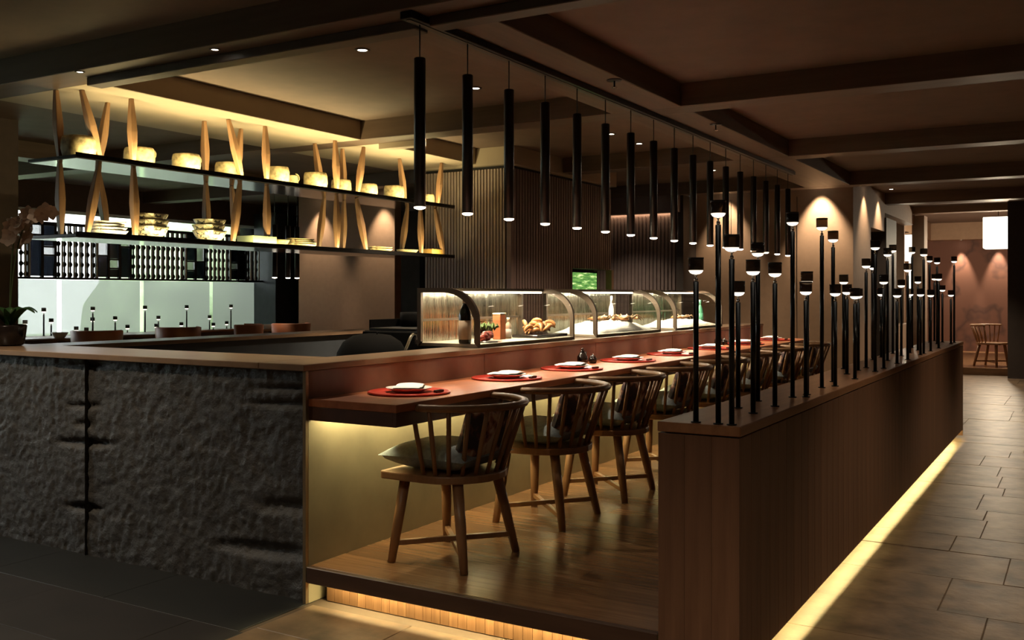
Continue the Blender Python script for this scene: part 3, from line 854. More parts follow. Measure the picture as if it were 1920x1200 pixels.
# ================================================================== SLATTED KITCHEN ENCLOSURE
EX0, EX1, EY0, EY1 = -6.14, -5.06, 8.52, 10.98
en = thing('kitchen_enclosure', 'slatted wooden enclosure behind the display cases', 'enclosure', (-5.6, 9.5, 0))
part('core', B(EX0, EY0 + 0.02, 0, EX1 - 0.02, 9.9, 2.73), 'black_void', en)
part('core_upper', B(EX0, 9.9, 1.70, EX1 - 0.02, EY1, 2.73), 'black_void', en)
part('core_back', B(EX0, 9.9, 0, EX1 - 0.25, EY1, 1.70), 'wall_dark', en)
part('corner_post', B(EX1 - 0.05, EY0 - 0.005, 0, EX1 + 0.004, EY0 + 0.05, 2.73), 'slat_dark', en)
ns = 27
ms = B(0, 0, 0, 0.026, 0.022, 2.70).mesh('slat', bevel=0.002)
for i in range(ns):
    obj('slat', ms, 'slat_wood', en, Vector((EX0 + (EX1 - EX0 - 0.06) * i / ns, EY0 - 0.002, 0.0)) - wloc(en))
ms2 = B(0, 0, 0, 0.022, 0.042, 2.70).mesh('slat', bevel=0.002)
ms3 = B(0, 0, 0, 0.022, 0.042, 1.0).mesh('slat', bevel=0.002)
y = EY0 + 0.06
while y < EY1 - 0.03:
    if y < 9.88: obj('slat', ms2, 'slat_dark', en, Vector((EX1 - 0.02, y, 0)) - wloc(en))
    else: obj('slat', ms3, 'slat_dark', en, Vector((EX1 - 0.02, y, 1.70)) - wloc(en))
    y += 0.058
part('crown', B(EX0 - 0.05, EY0 - 0.06, 2.73, EX1 + 0.06, EY1, Z_HI - 0.001), 'soffit_plaster', en)
part('jamb', B(EX1 - 0.06, EY1 - 0.06, 0, EX1 + 0.02, EY1, 1.70), 'wall_tan', en)
scn = thing('display_screen', 'small green screen glowing under the enclosure', 'screen', (EX1 - 0.10, 10.4, 1.1))
part('housing', B(EX1 - 0.16, 10.02, 1.06, EX1 - 0.11, 10.78, 1.68), 'equipment_black', scn)
part('picture', B(EX1 - 0.109, 10.04, 1.08, EX1 - 0.106, 10.76, 1.66), 'screen_green', scn)

# ================================================================== GLASS DISPLAY CASES
CX0, CX1, CH = -3.52, -3.075, 0.355
def arch(n=10, inset=0.0):
    x0, x1, h = CX0 + inset, CX1 - inset, CH - inset
    rx, rz = 0.225, 0.20
    pts = [(x0, inset), (x0, h)]
    for k in range(n + 1):
        a = math.pi / 2 * k / n
        pts.append((x1 - rx + (rx) * math.sin(a), h - rz + rz * math.cos(a)))
    pts.append((x1, inset))
    return pts
def case(y0, y1, label):
    t = thing('display_case', label, 'display case', ((CX0 + CX1) / 2, (y0 + y1) / 2, TOPZ), 'curved glass display cases')
    z = TOPZ + 0.001
    outer = arch(); inner = arch(inset=0.028)
    for (a, b) in ((y0, y0 + 0.022), (y1 - 0.022, y1)):
        mb = MB()
        n = len(outer)
        vs = [(x, a, z + q) for x, q in outer] + [(x, a, z + q) for x, q in inner] + [(x, b, z + q) for x, q in outer] + [(x, b, z + q) for x, q in inner]
        fs = []
        for i in range(n - 1):
            fs += [(i, i + 1, n + i + 1, n + i), (2 * n + i + 1, 2 * n + i, 3 * n + i, 3 * n + i + 1), (i + 1, i, 2 * n + i, 2 * n + i + 1), (n + i, n + i + 1, 3 * n + i + 1, 3 * n + i)]
        mb.add(vs, fs)
        part('end_frame', mb, 'case_steel', t)
        ym = (a + b) / 2
        vs = [(x, ym, z + q) for x, q in inner]
        part('end_glass', MB().add(vs, [list(range(len(vs)))]), 'clear_glass', t)
    part('base', B(CX0, y0 + 0.023, z, CX1, y1 - 0.023, z + 0.022), 'case_floor', t, bevel=0.003)
    part('top', B(CX0, y0 + 0.023, z + CH - 0.02, CX1 - 0.235, y1 - 0.023, z + CH), 'case_steel', t, bevel=0.003)
    pts = [p for p in outer if p[0] > CX1 - 0.24]
    m = len(pts)
    mb = MB().add([(x, y0 + 0.023, z + q) for x, q in pts] + [(x, y1 - 0.023, z + q) for x, q in pts], [(i, i + 1, m + i + 1, m + i) for i in range(m - 1)], True)
    part('front_glass', mb, 'clear_glass', t)
    part('back_rail', B(CX0, y0 + 0.023, z + 0.15, CX0 + 0.012, y1 - 0.023, z + 0.165), 'case_steel', t)
    part('back_panel', B(CX0 + 0.003, y0 + 0.023, z + 0.022, CX0 + 0.008, y1 - 0.023, z + CH - 0.02), 'case_mirror', t)  # mirror panel added in place of clear glass to brighten the case
    part('light_tube', B(CX1 - 0.25, y0 + 0.05, z + CH - 0.032, CX1 - 0.235, y1 - 0.05, z + CH - 0.021), 'led_white', t)
    lamp('case_light', 'AREA', (CX1 - 0.243, (y0 + y1) / 2, z + CH - 0.036), 5.0 * K_CASE, (1.0, 0.88, 0.66), t, (0, 0, math.pi / 2), shape='RECTANGLE', size=y1 - y0 - 0.1, size_y=0.02)
    return t
case(4.80, 6.05, 'curved glass display case nearest the stone front, holding a dark bottle')
case(6.40, 7.65, 'middle curved glass display case with a white ice mound')
case(8.00, 9.25, 'farthest curved glass display case with a green bottle')
ZC = TOPZ + 0.0235
def bottle(x, y, r, h, mat, lab, lmat, z0=ZC, capm='label_cream'):
    t = thing('bottle', lab, 'bottle', (x, y, z0), 'bottles at the display cases')
    part('glass', MB().lathe([(r * 0.9, 0), (r, 0.006), (r, h * 0.55), (r * 0.85, h * 0.66), (r * 0.38, h * 0.78), (r * 0.34, h * 0.93), (0, h * 0.93)], (x, y, z0), 20), mat, t)
    part('label', MB().lathe([(r * 1.015, h * 0.08), (r * 1.015, h * 0.46)], (x, y, z0), 20), lmat, t)
    part('cap', MB().lathe([(r * 0.42, h * 0.80), (r * 0.42, h), (0, h)], (x, y, z0), 14), capm, t)
bottle(-3.19, y_on(872, -3.19), 0.038, 0.30, 'bottle_dark', 'dark bottle with cream label at the near end of the first case', 'label_cream')
bottle(-3.3, y_on(953, -3.3), 0.022, 0.14, 'label_cream', 'small pale bottle in the first case beside the orange carton', 'ceramic_white')
bottle(-3.25, y_on(1313, -3.25), 0.03, 0.24, 'bottle_green', 'green glass bottle in the farthest display case', 'bottle_green', capm='bottle_green')
bottle(-3.35, y_on(1146, -3.35), 0.022, 0.28, 'ceramic_white', 'slim white bottle in the middle display case', 'ceramic_white', capm='ceramic_white')
# herb box, meat tray, carton
x, y = -3.22, y_on(915, -3.22)
t = thing('herb_box', 'clear box of green herbs behind the near arch of the first case', 'box', (x, y, ZC))
part('box', B(x - 0.06, y - 0.07, ZC, x + 0.06, y + 0.07, ZC + 0.13), 'clear_glass', t)
part('herbs', MB().grid(lambda s, q: (x - 0.05 + 0.1 * s, y - 0.06 + 0.12 * q, ZC + 0.07 + 0.045 * (0.5 + noise.noise(Vector((s * 9, q * 9, 1))))), 16, 16), 'herb_green', t)
x, y = -3.16, y_on(908, -3.16) + 0.02
t = thing('meat_tray', 'white tray of red meat cuts at the front of the first case', 'tray', (x, y, ZC))
part('tray', B(x - 0.045, y - 0.07, ZC, x + 0.045, y + 0.07, ZC + 0.008), 'ceramic_white', t, bevel=0.002)
for i in range(6):
    cx, cy = x + rng.uniform(-0.02, 0.02), y - 0.05 + i * 0.02
    part('meat_cut', MB().lathe([(0.0, 0.0), (0.022, 0.006), (0.026, 0.02), (0.015, 0.034), (0.0, 0.037)], (cx, cy, ZC + 0.008 + 0.012 * (i % 3)), 12, 0.12), 'meat_red', t)
x, y = -3.3, y_on(936, -3.3)
t = thing('carton', 'upright orange carton behind the meat tray', 'carton', (x, y, ZC))
part('carton_body', B(x - 0.03, y - 0.035, ZC, x + 0.03, y + 0.035, ZC + 0.16), 'label_orange', t, bevel=0.003)
part('carton_lid', B(x - 0.031, y - 0.036, ZC + 0.161, x + 0.031, y + 0.036, ZC + 0.172), 'label_cream', t, bevel=0.002)
# prawn tray
x, y = -3.25, y_on(1013, -3.25)
t = thing('seafood_tray', 'black tray heaped with seafood in the first case', 'tray', (x, y, ZC))
part('tray', B(x - 0.10, y - 0.22, ZC, x + 0.10, y + 0.22, ZC + 0.02), 'ceramic_dark', t, bevel=0.004)
def prawn_mesh():
    pa = [(0.045 * math.cos(a), 0, 0.045 * math.sin(a)) for a in [math.pi * (0.05 + 0.85 * q / 8) for q in range(9)]]
    return MB().tube(pa, [0.004, 0.010, 0.013, 0.0145, 0.015, 0.014, 0.012, 0.008, 0.003], 8).mesh('prawn')
pm = prawn_mesh()
for i in range(22):
    o = obj('prawn', pm, 'prawn_orange', None, (x + rng.uniform(-0.07, 0.07), y + rng.uniform(-0.18, 0.18), ZC + 0.03 + rng.uniform(0, 0.045)))
    o.rotation_euler = (rng.uniform(-1.5, 1.5), rng.uniform(-0.5, 0.5), rng.uniform(0, 6.28))
    tag(o, 'orange-brown prawn heaped on the black seafood tray', 'prawn', 'prawns on the seafood tray')
def crab(x, y, z, s, rz, lab):
    t = thing('crab', lab, 'crab', (x, y, z), 'crabs on the ice', rz)
    obj('shell', MB().lathe([(0.0, 0.0), (0.035 * s, 0.004), (0.05 * s, 0.016 * s), (0.035 * s, 0.032 * s), (0.0, 0.038 * s)], n=16, wob=0.06).mesh('shell'), 'crab_brown', t)
    for sd in (-1, 1):
        for k in range(3):
            a = 0.5 + k * 0.5
            p = [(0.04 * s * math.cos(a), sd * 0.04 * s * math.sin(a), 0.015), (0.085 * s * math.cos(a), sd * 0.085 * s * math.sin(a), 0.04 * s), (0.12 * s * math.cos(a), sd * 0.12 * s * math.sin(a), 0.004)]
            obj('leg', MB().tube(p, [0.006 * s, 0.005 * s, 0.002], 6).mesh('leg'), 'crab_brown', t)
        obj('claw', MB().tube([(-0.03 * s, sd * 0.04 * s, 0.015), (-0.07 * s, sd * 0.055 * s, 0.02), (-0.11 * s, sd * 0.03 * s, 0.015)], [0.008 * s, 0.014 * s, 0.003], 8).mesh('claw'), 'prawn_orange', t)
def ice(y0, y1, hmax, lab):
    xm = (CX0 + CX1) / 2
    def fn(s, q):
        e = min(1, 4 * min(s, 1 - s)) * min(1, 4 * min(q, 1 - q))
        return (CX0 + 0.03 + (CX1 - CX0 - 0.06) * s, y0 + (y1 - y0) * q, ZC + e ** 0.6 * hmax * (0.75 + 0.3 * noise.noise(Vector((s * 4, q * 7, y0)))))
    o = part('ice_mound', MB().grid(fn, 24, 40), 'ice_white')
    tag(o, lab, 'ice'); o['kind'] = 'stuff'
ice(6.46, 7.60, 0.09, 'crushed white ice mound filling the middle display case')
ice(8.06, 9.20, 0.07, 'crushed white ice mound filling the farthest display case')
crab(-3.28, 6.95, ZC + 0.085, 1.1, 0.4, 'brown crab on the ice, nearest the slim white bottle')
crab(-3.22, 7.25, ZC + 0.08, 1.2, 1.4, 'larger brown crab in the middle of the middle case ice')
crab(-3.30, 7.47, ZC + 0.08, 1.0, 2.5, 'smallest brown crab at the far end of the middle case')
crab(-3.28, 8.7, ZC + 0.06, 1.0, 1.0, 'brown crab on the ice of the farthest case')

# ================================================================== PLACE SETTINGS
PYS = [3.74, 4.65, 5.45, 6.32, 7.17, 8.08, 9.0, 9.95]
PLX = -2.79
placemat_me = MB().lathe([(0.0, 0.0), (0.19, 0.0), (0.198, 0.004), (0.198, 0.010), (0.188, 0.010), (0.18, 0.006), (0.0, 0.006)], n=40).mesh('placemat')
plate_me = MB().lathe([(0.0, 0.0), (0.07, 0.0), (0.075, 0.006), (0.11, 0.018), (0.112, 0.021), (0.107, 0.021), (0.07, 0.010), (0.0, 0.009)], n=36).mesh('plate')
def napkin_mesh():
    def fn(s, q):
        x = (s - 0.5) * 0.13; y = (q - 0.5) * 0.22
        z = 0.006 + 0.008 * max(0, math.sin(math.pi * s)) ** 0.5 * max(0, math.sin(math.pi * q)) ** 0.3 + 0.003 * math.sin(q * 11)
        return (x, y, z)
    mb = MB().grid(fn, 14, 20)
    mb.grid(lambda s, q: ((s - 0.5) * 0.13, (q - 0.5) * 0.22, 0.0), 1, 1, flip=True)
    return mb.mesh('napkin')
nap_me = napkin_mesh()
rest_me = MB().box(-0.012, -0.03, 0, 0.012, 0.03, 0.012).mesh('chopstick_rest', bevel=0.003)
for k, y in enumerate(PYS):
    near_ = ORD[k]
    o = obj('placemat', placemat_me, 'placemat_red', None, (PLX, y, CZ + 0.0008))
    tag(o, 'round red placemat on the counter, %s from the near end' % near_, 'placemat', 'red placemats')
    o = obj('plate', plate_me, 'ceramic_white', None, (PLX, y, CZ + 0.0075))
    tag(o, 'white plate on the %s red placemat from the near end' % near_, 'plate', 'white plates')
    o = obj('napkin', nap_me, 'napkin_white', None, (PLX, y, CZ + 0.0290))
    o.rotation_euler = (0, 0, 0.5 if k == 0 else 0.1)
    tag(o, 'folded white napkin on the %s plate from the near end' % near_, 'napkin', 'folded napkins')
    o = obj('chopstick_rest', rest_me, 'ceramic_dark' if k == 0 else 'napkin_white', None, (PLX + 0.145, y + 0.04, CZ + 0.0075))
    tag(o, '%s chopstick rest at the front of the %s placemat' % ('dark' if k == 0 else 'pale', near_), 'chopstick rest', 'chopstick rests')
for k, u in enumerate((1092, 1347)):
    x = -2.93; y = y_on(u, x); z = CZ + 0.001
    nm = 'between the third and fourth placemats' if k == 0 else 'near the seventh placemat'
    t = thing('sauce_bottle', 'dark soy sauce pourer %s' % nm, 'bottle', (x, y, z), 'table condiments')
    part('body', MB().lathe([(0.030, 0), (0.036, 0.01), (0.036, 0.05), (0.02, 0.075), (0.014, 0.085), (0.018, 0.09), (0.0, 0.095)], (x, y, z), 18), 'ceramic_dark', t)
    part('knob', MB().lathe([(0.006, 0.093), (0.01, 0.10), (0.006, 0.108), (0, 0.11)], (x, y, z), 10), 'ceramic_dark', t)
    part('spout', MB().tube([(x, y + 0.03, z + 0.05), (x, y + 0.05, z + 0.07), (x, y + 0.058, z + 0.08)], [0.009, 0.007, 0.005], 8), 'ceramic_dark', t)
    t = thing('sauce_jar', 'small dark lidded jar beside the pourer %s' % nm, 'jar', (x + 0.02, y + 0.12, z), 'table condiments')
    part('jar', MB().lathe([(0.022, 0), (0.028, 0.012), (0.026, 0.035), (0.02, 0.042), (0, 0.042)], (x + 0.02, y + 0.12, z), 16), 'ceramic_dark', t)
    part('lid', MB().lathe([(0.023, 0.042), (0.02, 0.05), (0.006, 0.054), (0.006, 0.062), (0, 0.063)], (x + 0.02, y + 0.12, z), 16), 'ceramic_dark', t)

# ================================================================== CHAIRS
def make_chair():
    t = thing('spindle_chair', 'x', 'chair')
    # seat outline, straight front at -x, rounded back
    pts = [(-0.255, -0.235), (-0.24, -0.25), (-0.02, -0.255)]
    for k in range(13):
        a = -math.pi / 2 + math.pi * k / 12
        pts.append((0.0 + 0.245 * math.cos(a), 0.255 * math.sin(a)))
    pts += [(-0.02, 0.255), (-0.24, 0.25), (-0.255, 0.235)]
    obj('seat', MB().prism(pts, 0.385, 0.42).mesh('seat', bevel=0.006, seg=2), 'chair_oak', t)
    feet = {}
    for sx in (-1, 1):
        for sy in (-1, 1):
            top = Vector((-0.02 + sx * 0.145, sy * 0.165, 0.386)); ft = Vector((sx * 0.20, sy * 0.225, 0.0))
            feet[(sx, sy)] = (top, ft)
            obj('leg', MB().tube([top, top.lerp(ft, 0.5), ft], [0.026, 0.025, 0.019], 10).mesh('leg'), 'chair_oak', t)
    for a, b, z in (((-1, -1), (1, 1), 0.088), ((-1, 1), (1, -1), 0.070)):
        p = feet[a][1].lerp(feet[a][0], z / 0.386); q = feet[b][1].lerp(feet[b][0], z / 0.386)
        obj('stretcher', MB().tube([p, q], 0.017, 4, square=True).mesh('stretcher', bevel=0.002), 'chair_oak', t)
    ang = [math.radians(-100 + 200 * k / 28) for k in range(29)]
    def rail(a): return (0.0 + 0.33 * math.cos(a) if math.cos(a) > 0 else 0.28 * math.cos(a), 0.315 * math.sin(a))
    path = [(*rail(a), 0.730) for a in ang]
    rad = [0.017] + [0.023] * 27 + [0.017]
    obj('top_rail', MB().tube(path, rad, 8, flat=0.75).mesh('top_rail'), 'chair_oak', t)
    n = 13
    for k in range(n):
        a = math.radians(-93 + 186 * k / (n - 1))
        rx, ry = rail(a)
        bx = 0.0 + 0.222 * math.cos(a); by = 0.232 * math.sin(a)
        p = [(bx, by, 0.415), ((bx + rx) / 2, (by + ry) / 2, 0.57), (rx, ry, 0.722)]
        obj('spindle', MB().tube(p, [0.0095, 0.0115, 0.0105], 8).mesh('spindle'), 'chair_oak', t)
    return t
def pillow_mesh(sx, sy, h, seed, name):
    def f(sg):
        def fn(s, q):
            u, v = 2 * s - 1, 2 * q - 1
            k = max(0.0, (1 - u ** 4) * (1 - v ** 4)) ** 0.55
            pin = 1 - 0.10 * (1 - abs(u * v))
            return (sx * u * (1 - 0.08 * (1 - v * v)), sy * v * (1 - 0.08 * (1 - u * u)), sg * h * k * (1 + 0.08 * noise.noise(Vector((u * 2, v * 2, seed)))))
        return fn
    mb = MB().grid(f(1), 22, 22).grid(f(-1), 22, 22, flip=True)
    return mb.mesh(name)
chair0 = make_chair()
cush = [pillow_mesh(0.235, 0.225, 0.062, s, 'seat_cushion') for s in range(3)]
bpil = [pillow_mesh(0.14, 0.18, 0.05, s + 9, 'back_pillow') for s in range(3)]
CHX = -2.545
for k, y in enumerate(PYS):
    y = y + 0.03
    c = chair0 if k == 0 else copy_tree(chair0)
    c.location = (CHX, y, PLAT)
    c.rotation_euler = (0, 0, [0.0, 0.03, 0.02, -0.02, 0.02, -0.03, 0.0, 0.02][k])
    c['label'] = '%s oak spindle-back chair from the near end of the counter' % ORD[k].capitalize()
    c['group'] = 'spindle chairs at the counter'
    o = obj('seat_cushion', cush[k % 3], 'cushion_teal', None, (CHX - 0.045, y, PLAT + 0.486))
    tag(o, 'grey-teal seat cushion on the %s chair from the near end' % ORD[k], 'cushion', 'seat cushions')
    o = obj('back_pillow', bpil[k % 3], 'pillow_print', None, (CHX + 0.15, y, PLAT + 0.585))
    o.rotation_euler = (0, math.radians(-72), 0)
    tag(o, 'dark patterned pillow leaning in the back of the %s chair' % ORD[k], 'pillow', 'patterned pillows')

# ================================================================== KITCHEN THINGS BEHIND THE LEDGE
x, y = -3.62, y_on(752, -3.62)
t = thing('faucet', 'chrome gooseneck faucet behind the brown ledge', 'faucet', (x, y, 0.86))
fp = [(x, y, 0.90), (x, y + 0.01, 1.0), (x, y + 0.10, 1.135), (x, y + 0.125, 1.152), (x, y + 0.150, 1.145), (x, y + 0.158, 1.12), (x, y + 0.158, 1.085)]
part('spout', MB().tube(fp, [0.012, 0.011, 0.010, 0.010, 0.010, 0.010, 0.010], 10), 'chrome', t)
part('sink', B(x - 0.25, y - 0.1, 0.80, x + 0.06, y + 0.5, 0.90), 'equipment_black', t)
t = thing('grill_station', 'black grill station left of the display cases', 'grill', (-4.6, 6.0, 0.86))
part('body', B(-4.65, 5.66, 0.861, -4.15, 6.35, 1.13), 'equipment_black', t, bevel=0.01)
part('hot_plate', B(-4.62, 5.70, 1.131, -4.2, 6.3, 1.15), 'black_metal', t, bevel=0.004)
for k in range(4):
    part('knob', MB().tube([(-4.15, 5.72 + 0.16 * k, 1.06), (-4.125, 5.72 + 0.16 * k, 1.06)], 0.02, 12), 'chrome', t)
part('guard', B(-4.64, 5.72, 1.131, -4.625, 6.33, 1.21), 'equipment_black', t)
t = thing('stock_pot', 'black pot standing on the grill station', 'pot', (-4.5, 6.1, 1.151))
part('pot_body', MB().lathe([(0.10, 0), (0.11, 0.01), (0.11, 0.11), (0.104, 0.11), (0.1, 0.02)], (-4.5, 6.1, 1.151), 24), 'equipment_black', t)
part('pot_handle', MB().tube([(-4.40, 6.1, 1.22), (-4.33, 6.06, 1.235), (-4.26, 6.02, 1.235)], 0.01, 8), 'equipment_black', t)
t = thing('round_hood', 'black rounded dome cover behind the ledge corner', 'dome', (-4.0, 4.9, 0.86))
part('dome', MB().lathe([(0.25, 0.0), (0.25, 0.06), (0.24, 0.14), (0.20, 0.21), (0.13, 0.255), (0.0, 0.275)], (-4.25, 5.27, 0.861), 32), 'equipment_black', t)
part('dome_handle', MB().tube([(-4.31, 5.25, 1.12), (-4.31, 5.25, 1.14), (-4.19, 5.25, 1.14), (-4.19, 5.25, 1.12)], 0.006, 8), 'equipment_black', t)
part('stand', B(-4.6, 4.9, 0, -3.9, 5.58, 0.86), 'equipment_black', t)

# ================================================================== LEFT DINING AREA
p2 = thing('window_partition', 'low dark partition in front of the windows carrying thin stem lamps', 'partition', (-10.9, 8.9, PLAT))
part('body', B(-11.05, 5.6, PLAT, -10.8, 11.4, 0.86), 'wall_brown', p2)
part('top_panel', B(-11.07, 5.58, 0.861, -10.78, 11.42, 0.89), 'partition_top', p2, bevel=0.003)
wl_st = [(47, 600), (82, 577), (96, 597), (143, 612), (162, 614), (174, 575), (173.5, 595), (216, 593), (239, 609), (272, 573), (297, 592), (293, 607), (340, 604), (350, 572), (393, 591), (400, 605), (425, 602), (433, 571)]
wl_st.sort()
for k, (u, v) in enumerate(wl_st):
    xx = (-10.85, -11.0, -10.93)[k % 3]
    yy = max(5.62, y_on(u, xx))
    place_stem(xx, yy, 0.89, z_at(v, xx, yy), 'thin stem lamp against the bright windows, %s from the left' % ORD[k], 'stem lamps by the windows')
# barrel-back chairs and tables
def barrel_chair(x, y, rz, lab):
    t = thing('barrel_chair', lab, 'chair', (x, y, PLAT), 'chairs by the windows', rz)
    obj('seat', MB().lathe([(0.22, 0.40), (0.235, 0.42), (0.235, 0.46), (0.22, 0.48), (0, 0.485)], n=24).mesh('seat'), 'leather_orange', t)
    A = [math.radians(-100 + 200 * k / 20) for k in range(21)]
    mb = MB()
    vs = []
    for r, z in ((0.235, 0.44), (0.26, 0.845), (0.235, 0.855), (0.21, 0.44)):
        vs += [(r * math.cos(a), r * math.sin(a), z) for a in A]
    fs = []
    for j in range(4):
        for i in range(20):
            fs.append((j * 21 + i, j * 21 + i + 1, ((j + 1) % 4) * 21 + i + 1, ((j + 1) % 4) * 21 + i))
    fs += [(0, 21, 42, 63), (20, 83, 62, 41)]
    mb.add(vs, fs, True)
    obj('backrest', mb.mesh('backrest'), 'leather_orange', t)
    for sx in (-1, 1):
        for sy in (-1, 1):
            obj('leg', MB().tube([(sx * 0.15, sy * 0.15, 0.40), (sx * 0.19, sy * 0.19, 0)], [0.018, 0.013], 8).mesh('leg'), 'chair_oak', t)
def round_table(x, y, lab):
    t = thing('dining_table', lab, 'table', (x, y, PLAT), 'tables by the windows')
    obj('top', MB().lathe([(0.0, 0.715), (0.42, 0.715), (0.43, 0.725), (0.43, 0.745), (0.42, 0.75), (0, 0.75)], n=36).mesh('top'), 'ledge_wood', t)
    obj('pedestal', MB().lathe([(0.22, 0), (0.22, 0.02), (0.04, 0.05), (0.04, 0.68), (0.12, 0.714)], n=20).mesh('pedestal'), 'black_metal', t)
spots = [(182, -9.0, 'orange barrel-back chair left by the windows'), (334, -9.1, 'dark orange barrel-back chair near the middle window'), (455, -9.2, 'orange barrel-back chair by the right window pane'), (545, -9.0, 'orange barrel-back chair beside the dark column')]
for u, xx, lab in spots:
    barrel_chair(xx, y_on(u, xx), rng.uniform(-0.6, 0.6) , lab)
for u, xx, lab in ((120, -9.9, 'round wooden table at the left end of the windows'), (260, -10.0, 'round wooden table between the left chairs'), (512, -10.0, 'round wooden table laid with white dishes near the column')):
    round_table(xx, y_on(u, xx), lab)
for k, (u, xx) in enumerate(((503, -9.85), (525, -9.9), (112, -9.75))):
    yy = y_on(u, xx)
    ob = obj('dish', MB().lathe([(0.05, 0), (0.06, 0.01), (0.09, 0.06), (0.085, 0.06), (0.05, 0.012), (0, 0.012)], n=24).mesh('dish'), 'ceramic_white', None, (xx, yy, PLAT + 0.751))
    tag(ob, ['white bowl at the left of the table near the column', 'white bowl at the right of the table near the column', 'white bowl on the leftmost window table'][k], 'bowl', 'bowls on the window tables')

# decorative screen hung across the windows
SXX = -11.80
scr = thing('window_screen', 'decorative screen of beaded rods and grey panes across the window tops', 'screen', (SXX, 9, 1.6))
ZS0, ZS1 = 1.63, 2.32
part('bottom_bar', B(SXX - 0.015, 7.0, ZS0 - 0.03, SXX + 0.015, 11.85, ZS0), 'bead_black', scr)
part('top_bar', B(SXX - 0.015, 7.0, ZS1, SXX + 0.015, 11.85, ZS1 + 0.04), 'bead_black', scr)
def bead_rod_mesh():
    H = ZS1 - ZS0
    prof = []
    n = 30
    for k in range(n + 1):
        q = k / n
        prof.append((0.012 + 0.018 * max(0, math.sin(q * 5 * 2 * math.pi)) ** 0.7, q * H))
    return MB().lathe(prof, n=8).mesh('beaded_rod')
def rod_mesh():
    return MB().tube([(0, 0, 0), (0, 0, ZS1 - ZS0)], 0.014, 6).mesh('rod')
brm, rdm = bead_rod_mesh(), rod_mesh()
for a, b in ((35, 52), (104, 180), (245, 347), (384, 430), (461, 484)):
    y0, y1 = y_on(a, SXX), y_on(b, SXX)
    n = max(2, int(round((y1 - y0) / 0.085)))
    for k in range(n):
        yy = y0 + (y1 - y0) * (k + 0.5) / n
        obj('beaded_rod', brm, 'bead_black', scr, Vector((SXX, yy, ZS0)) - wloc(scr))
        obj('rod', rdm, 'rod_white', scr, Vector((SXX + 0.02, yy + 0.043, ZS0)) - wloc(scr))
def pane_cols(a, b, cols):
    y0, y1 = y_on(a, SXX), y_on(b, SXX)
    w = (y1 - y0) / len(cols)
    H = ZS1 - ZS0
    for k, rows in enumerate(cols):
        yy = y0 + w * k
        part('frame_bar', B(SXX - 0.02, yy - 0.018, ZS0, SXX + 0.02, yy + 0.018, ZS1), 'bead_black', scr)
        z = ZS0
        for frac, m_ in rows:
            part('screen_pane', B(SXX - 0.008, yy + 0.019, z + 0.012, SXX + 0.008, yy + w - 0.019, z + H * frac - 0.012), m_, scr)
            part('frame_bar', B(SXX - 0.015, yy + 0.018, z + H * frac - 0.011, SXX + 0.015, yy + w - 0.018, z + H * frac + 0.011), 'bead_black', scr)
            z += H * frac
    part('frame_bar', B(SXX - 0.02, y1 - 0.018, ZS0, SXX + 0.02, y1 + 0.018, ZS1), 'bead_black', scr)
G, W_ = 'pane_grey', 'pane_white'
pane_cols(53, 103, [[(0.80, G), (0.2, W_)], [(0.42, G), (0.16, W_), (0.42, G)]])
pane_cols(181, 244, [[(0.45, G), (0.55, W_)], [(0.2, G), (0.18, W_), (0.62, G)], [(0.65, G), (0.18, W_), (0.17, G)]])
pane_cols(348, 383, [[(0.2, G), (0.2, W_), (0.6, G)], [(0.4, G), (0.6, W_)]])
pane_cols(431, 460, [[(0.25, G), (0.15, W_), (0.6, G)], [(0.6, G), (0.18, W_), (0.22, G)]])

# ================================================================== ORCHID ON THE LEDGE
ox, oy = -5.72, 3.56
oz = TOPZ + 0.001
t = thing('orchid', 'pale orchid arching from a dark pot at the left end of the ledge', 'plant', (ox, oy, oz))
part('pot', MB().lathe([(0.07, 0), (0.085, 0.01), (0.10, 0.12), (0.095, 0.13), (0.085, 0.12), (0, 0.115)], (ox, oy, oz), 24), 'ceramic_dark', t)
for k in range(7):
    a = k * 0.9 + 0.2
    L = rng.uniform(0.16, 0.26)
    def lf(s, q, a=a, L=L):
        w = 0.035 * math.sin(math.pi * min(1, q * 0.95 + 0.05)) ** 0.7
        r = L * q
        return (ox + r * math.cos(a) - (s - 0.5) * 2 * w * math.sin(a), oy + r * math.sin(a) * 0.7 + (s - 0.5) * 2 * w * math.cos(a), oz + 0.12 + 0.12 * math.sin(q * 2.3) - 0.02 * abs(s - 0.5))
    part('leaf', MB().grid(lf, 4, 10), 'leaf_green', t)
stems_pts = []
for k, (dx, dy, top) in enumerate(((0.30, 0.05, 0.72), (0.10, 0.02, 0.66))):
    pa = []
    for q in range(12):
        s = q / 11
        pa.append((ox + dx * s ** 2.2, oy + dy * s, oz + 0.1 + top * math.sin(s * 1.75)))
    part('stem', MB().tube(pa, 0.005, 6), 'stem_green', t)
    stems_pts.append(pa)
def blossom_mesh():
    mb = MB()
    for j in range(5):
        a = 2 * math.pi * j / 5
        def pf(s, q, a=a):
            w = 0.022 * math.sin(math.pi * (0.12 + 0.86 * q)) ** 0.8
            r = 0.004 + 0.045 * q
            sx = (s - 0.5) * 2 * w
            return (0.012 * q * q, r * math.cos(a) - sx * math.sin(a), r * math.sin(a) + sx * math.cos(a))
        mb.grid(pf, 3, 5)
    mb.lathe([(0.0, -0.004), (0.008, 0.0), (0.005, 0.012), (0, 0.014)], n=8)
    return mb.mesh('blossom')
blm = blossom_mesh()
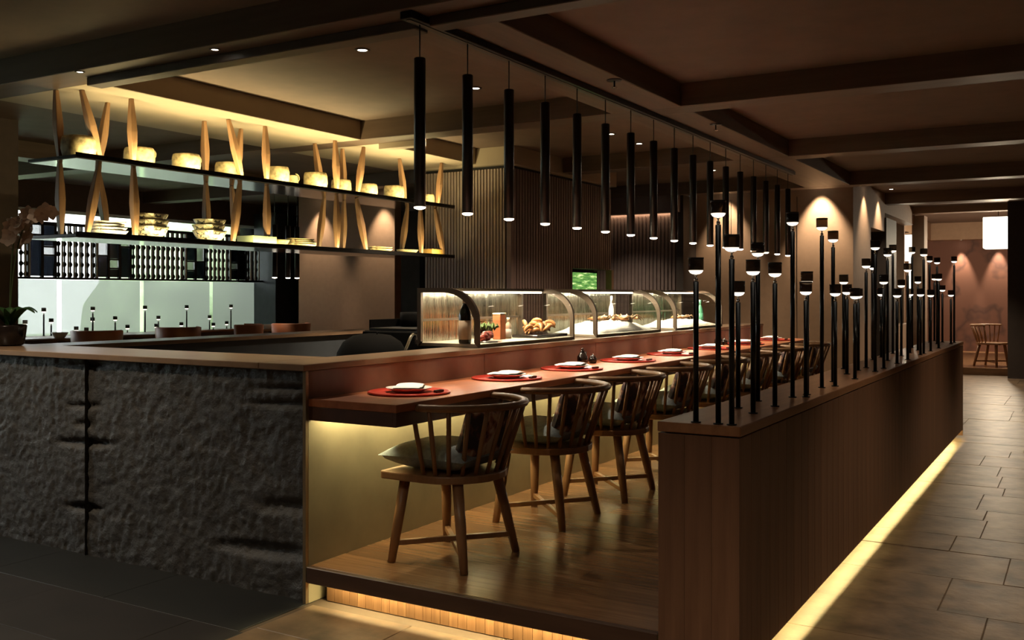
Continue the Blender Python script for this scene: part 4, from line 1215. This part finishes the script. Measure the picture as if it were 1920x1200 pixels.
for pa in stems_pts:
    for q in (6, 7, 8, 9, 10, 11):
        for s in (-1, 1):
            p = Vector(pa[q]) + Vector((rng.uniform(-0.02, 0.02), s * 0.03, rng.uniform(-0.03, 0.02)))
            o = obj('blossom', blm, 'petal_pale', t, p - wloc(t))
            o.rotation_euler = (rng.uniform(-0.4, 0.4), rng.uniform(-0.3, 0.5), -1.2 + rng.uniform(-0.7, 0.7))

# ================================================================== FAR ROOM
def lantern(x, y, z0, z1, s, lab, e):
    t = thing('paper_lantern', lab, 'lantern', (x, y, z0), 'paper lanterns')
    part('paper', B(x - s, y - s, z0, x + s, y + s, z1), 'lantern_paper', t, bevel=0.01)
    part('top_frame', B(x - s * 0.98, y - s * 0.98, z1 + 0.001, x + s * 0.98, y + s * 0.98, z1 + 0.02), 'chair_oak', t)
    part('cord', MB().tube([(x, y, z1 + 0.02), (x, y, z1 + 0.18)], 0.006, 6), 'black_metal', t)
    if e: lamp('lantern_light', 'POINT', (x, y, z0 - 0.12), e, WARM2, t, shadow_soft_size=0.1)
lx = x_on(1872, 20.0)
lantern(lx, 20.0, z_at(466, lx, 20.0), z_at(408, lx, 20.0), 0.24, 'large white paper lantern hanging in the far room', 70)
lantern(-3.05, y_on(1697, -3.05), 2.06, 2.56, 0.20, 'paper lantern glowing in the corridor wall opening', 18)
fc = copy_tree(chair0)
fc.location = (x_on(1858, 19.3), 19.3, 0.12); fc.rotation_euler = (0, 0, math.radians(160))
fc['label'] = 'wooden slat-back chair in the far room beside the dark wall'; fc['group'] = 'far room furniture'
tx = x_on(1905, 19.7) + 0.45
t = thing('far_table', 'wooden table in the far room half hidden by the dark wall', 'table', (tx, 19.7, 0.12), 'far room furniture')
part('top', B(tx - 0.35, 19.3, 0.82, tx + 0.5, 20.2, 0.86), 'ledge_wood', t, bevel=0.004)
for sx in (-0.3, 0.45):
    for sy in (19.35, 20.15):
        part('leg', B(tx + sx - 0.025, sy - 0.025, 0.12, tx + sx + 0.025, sy + 0.025, 0.82), 'chair_oak', t)
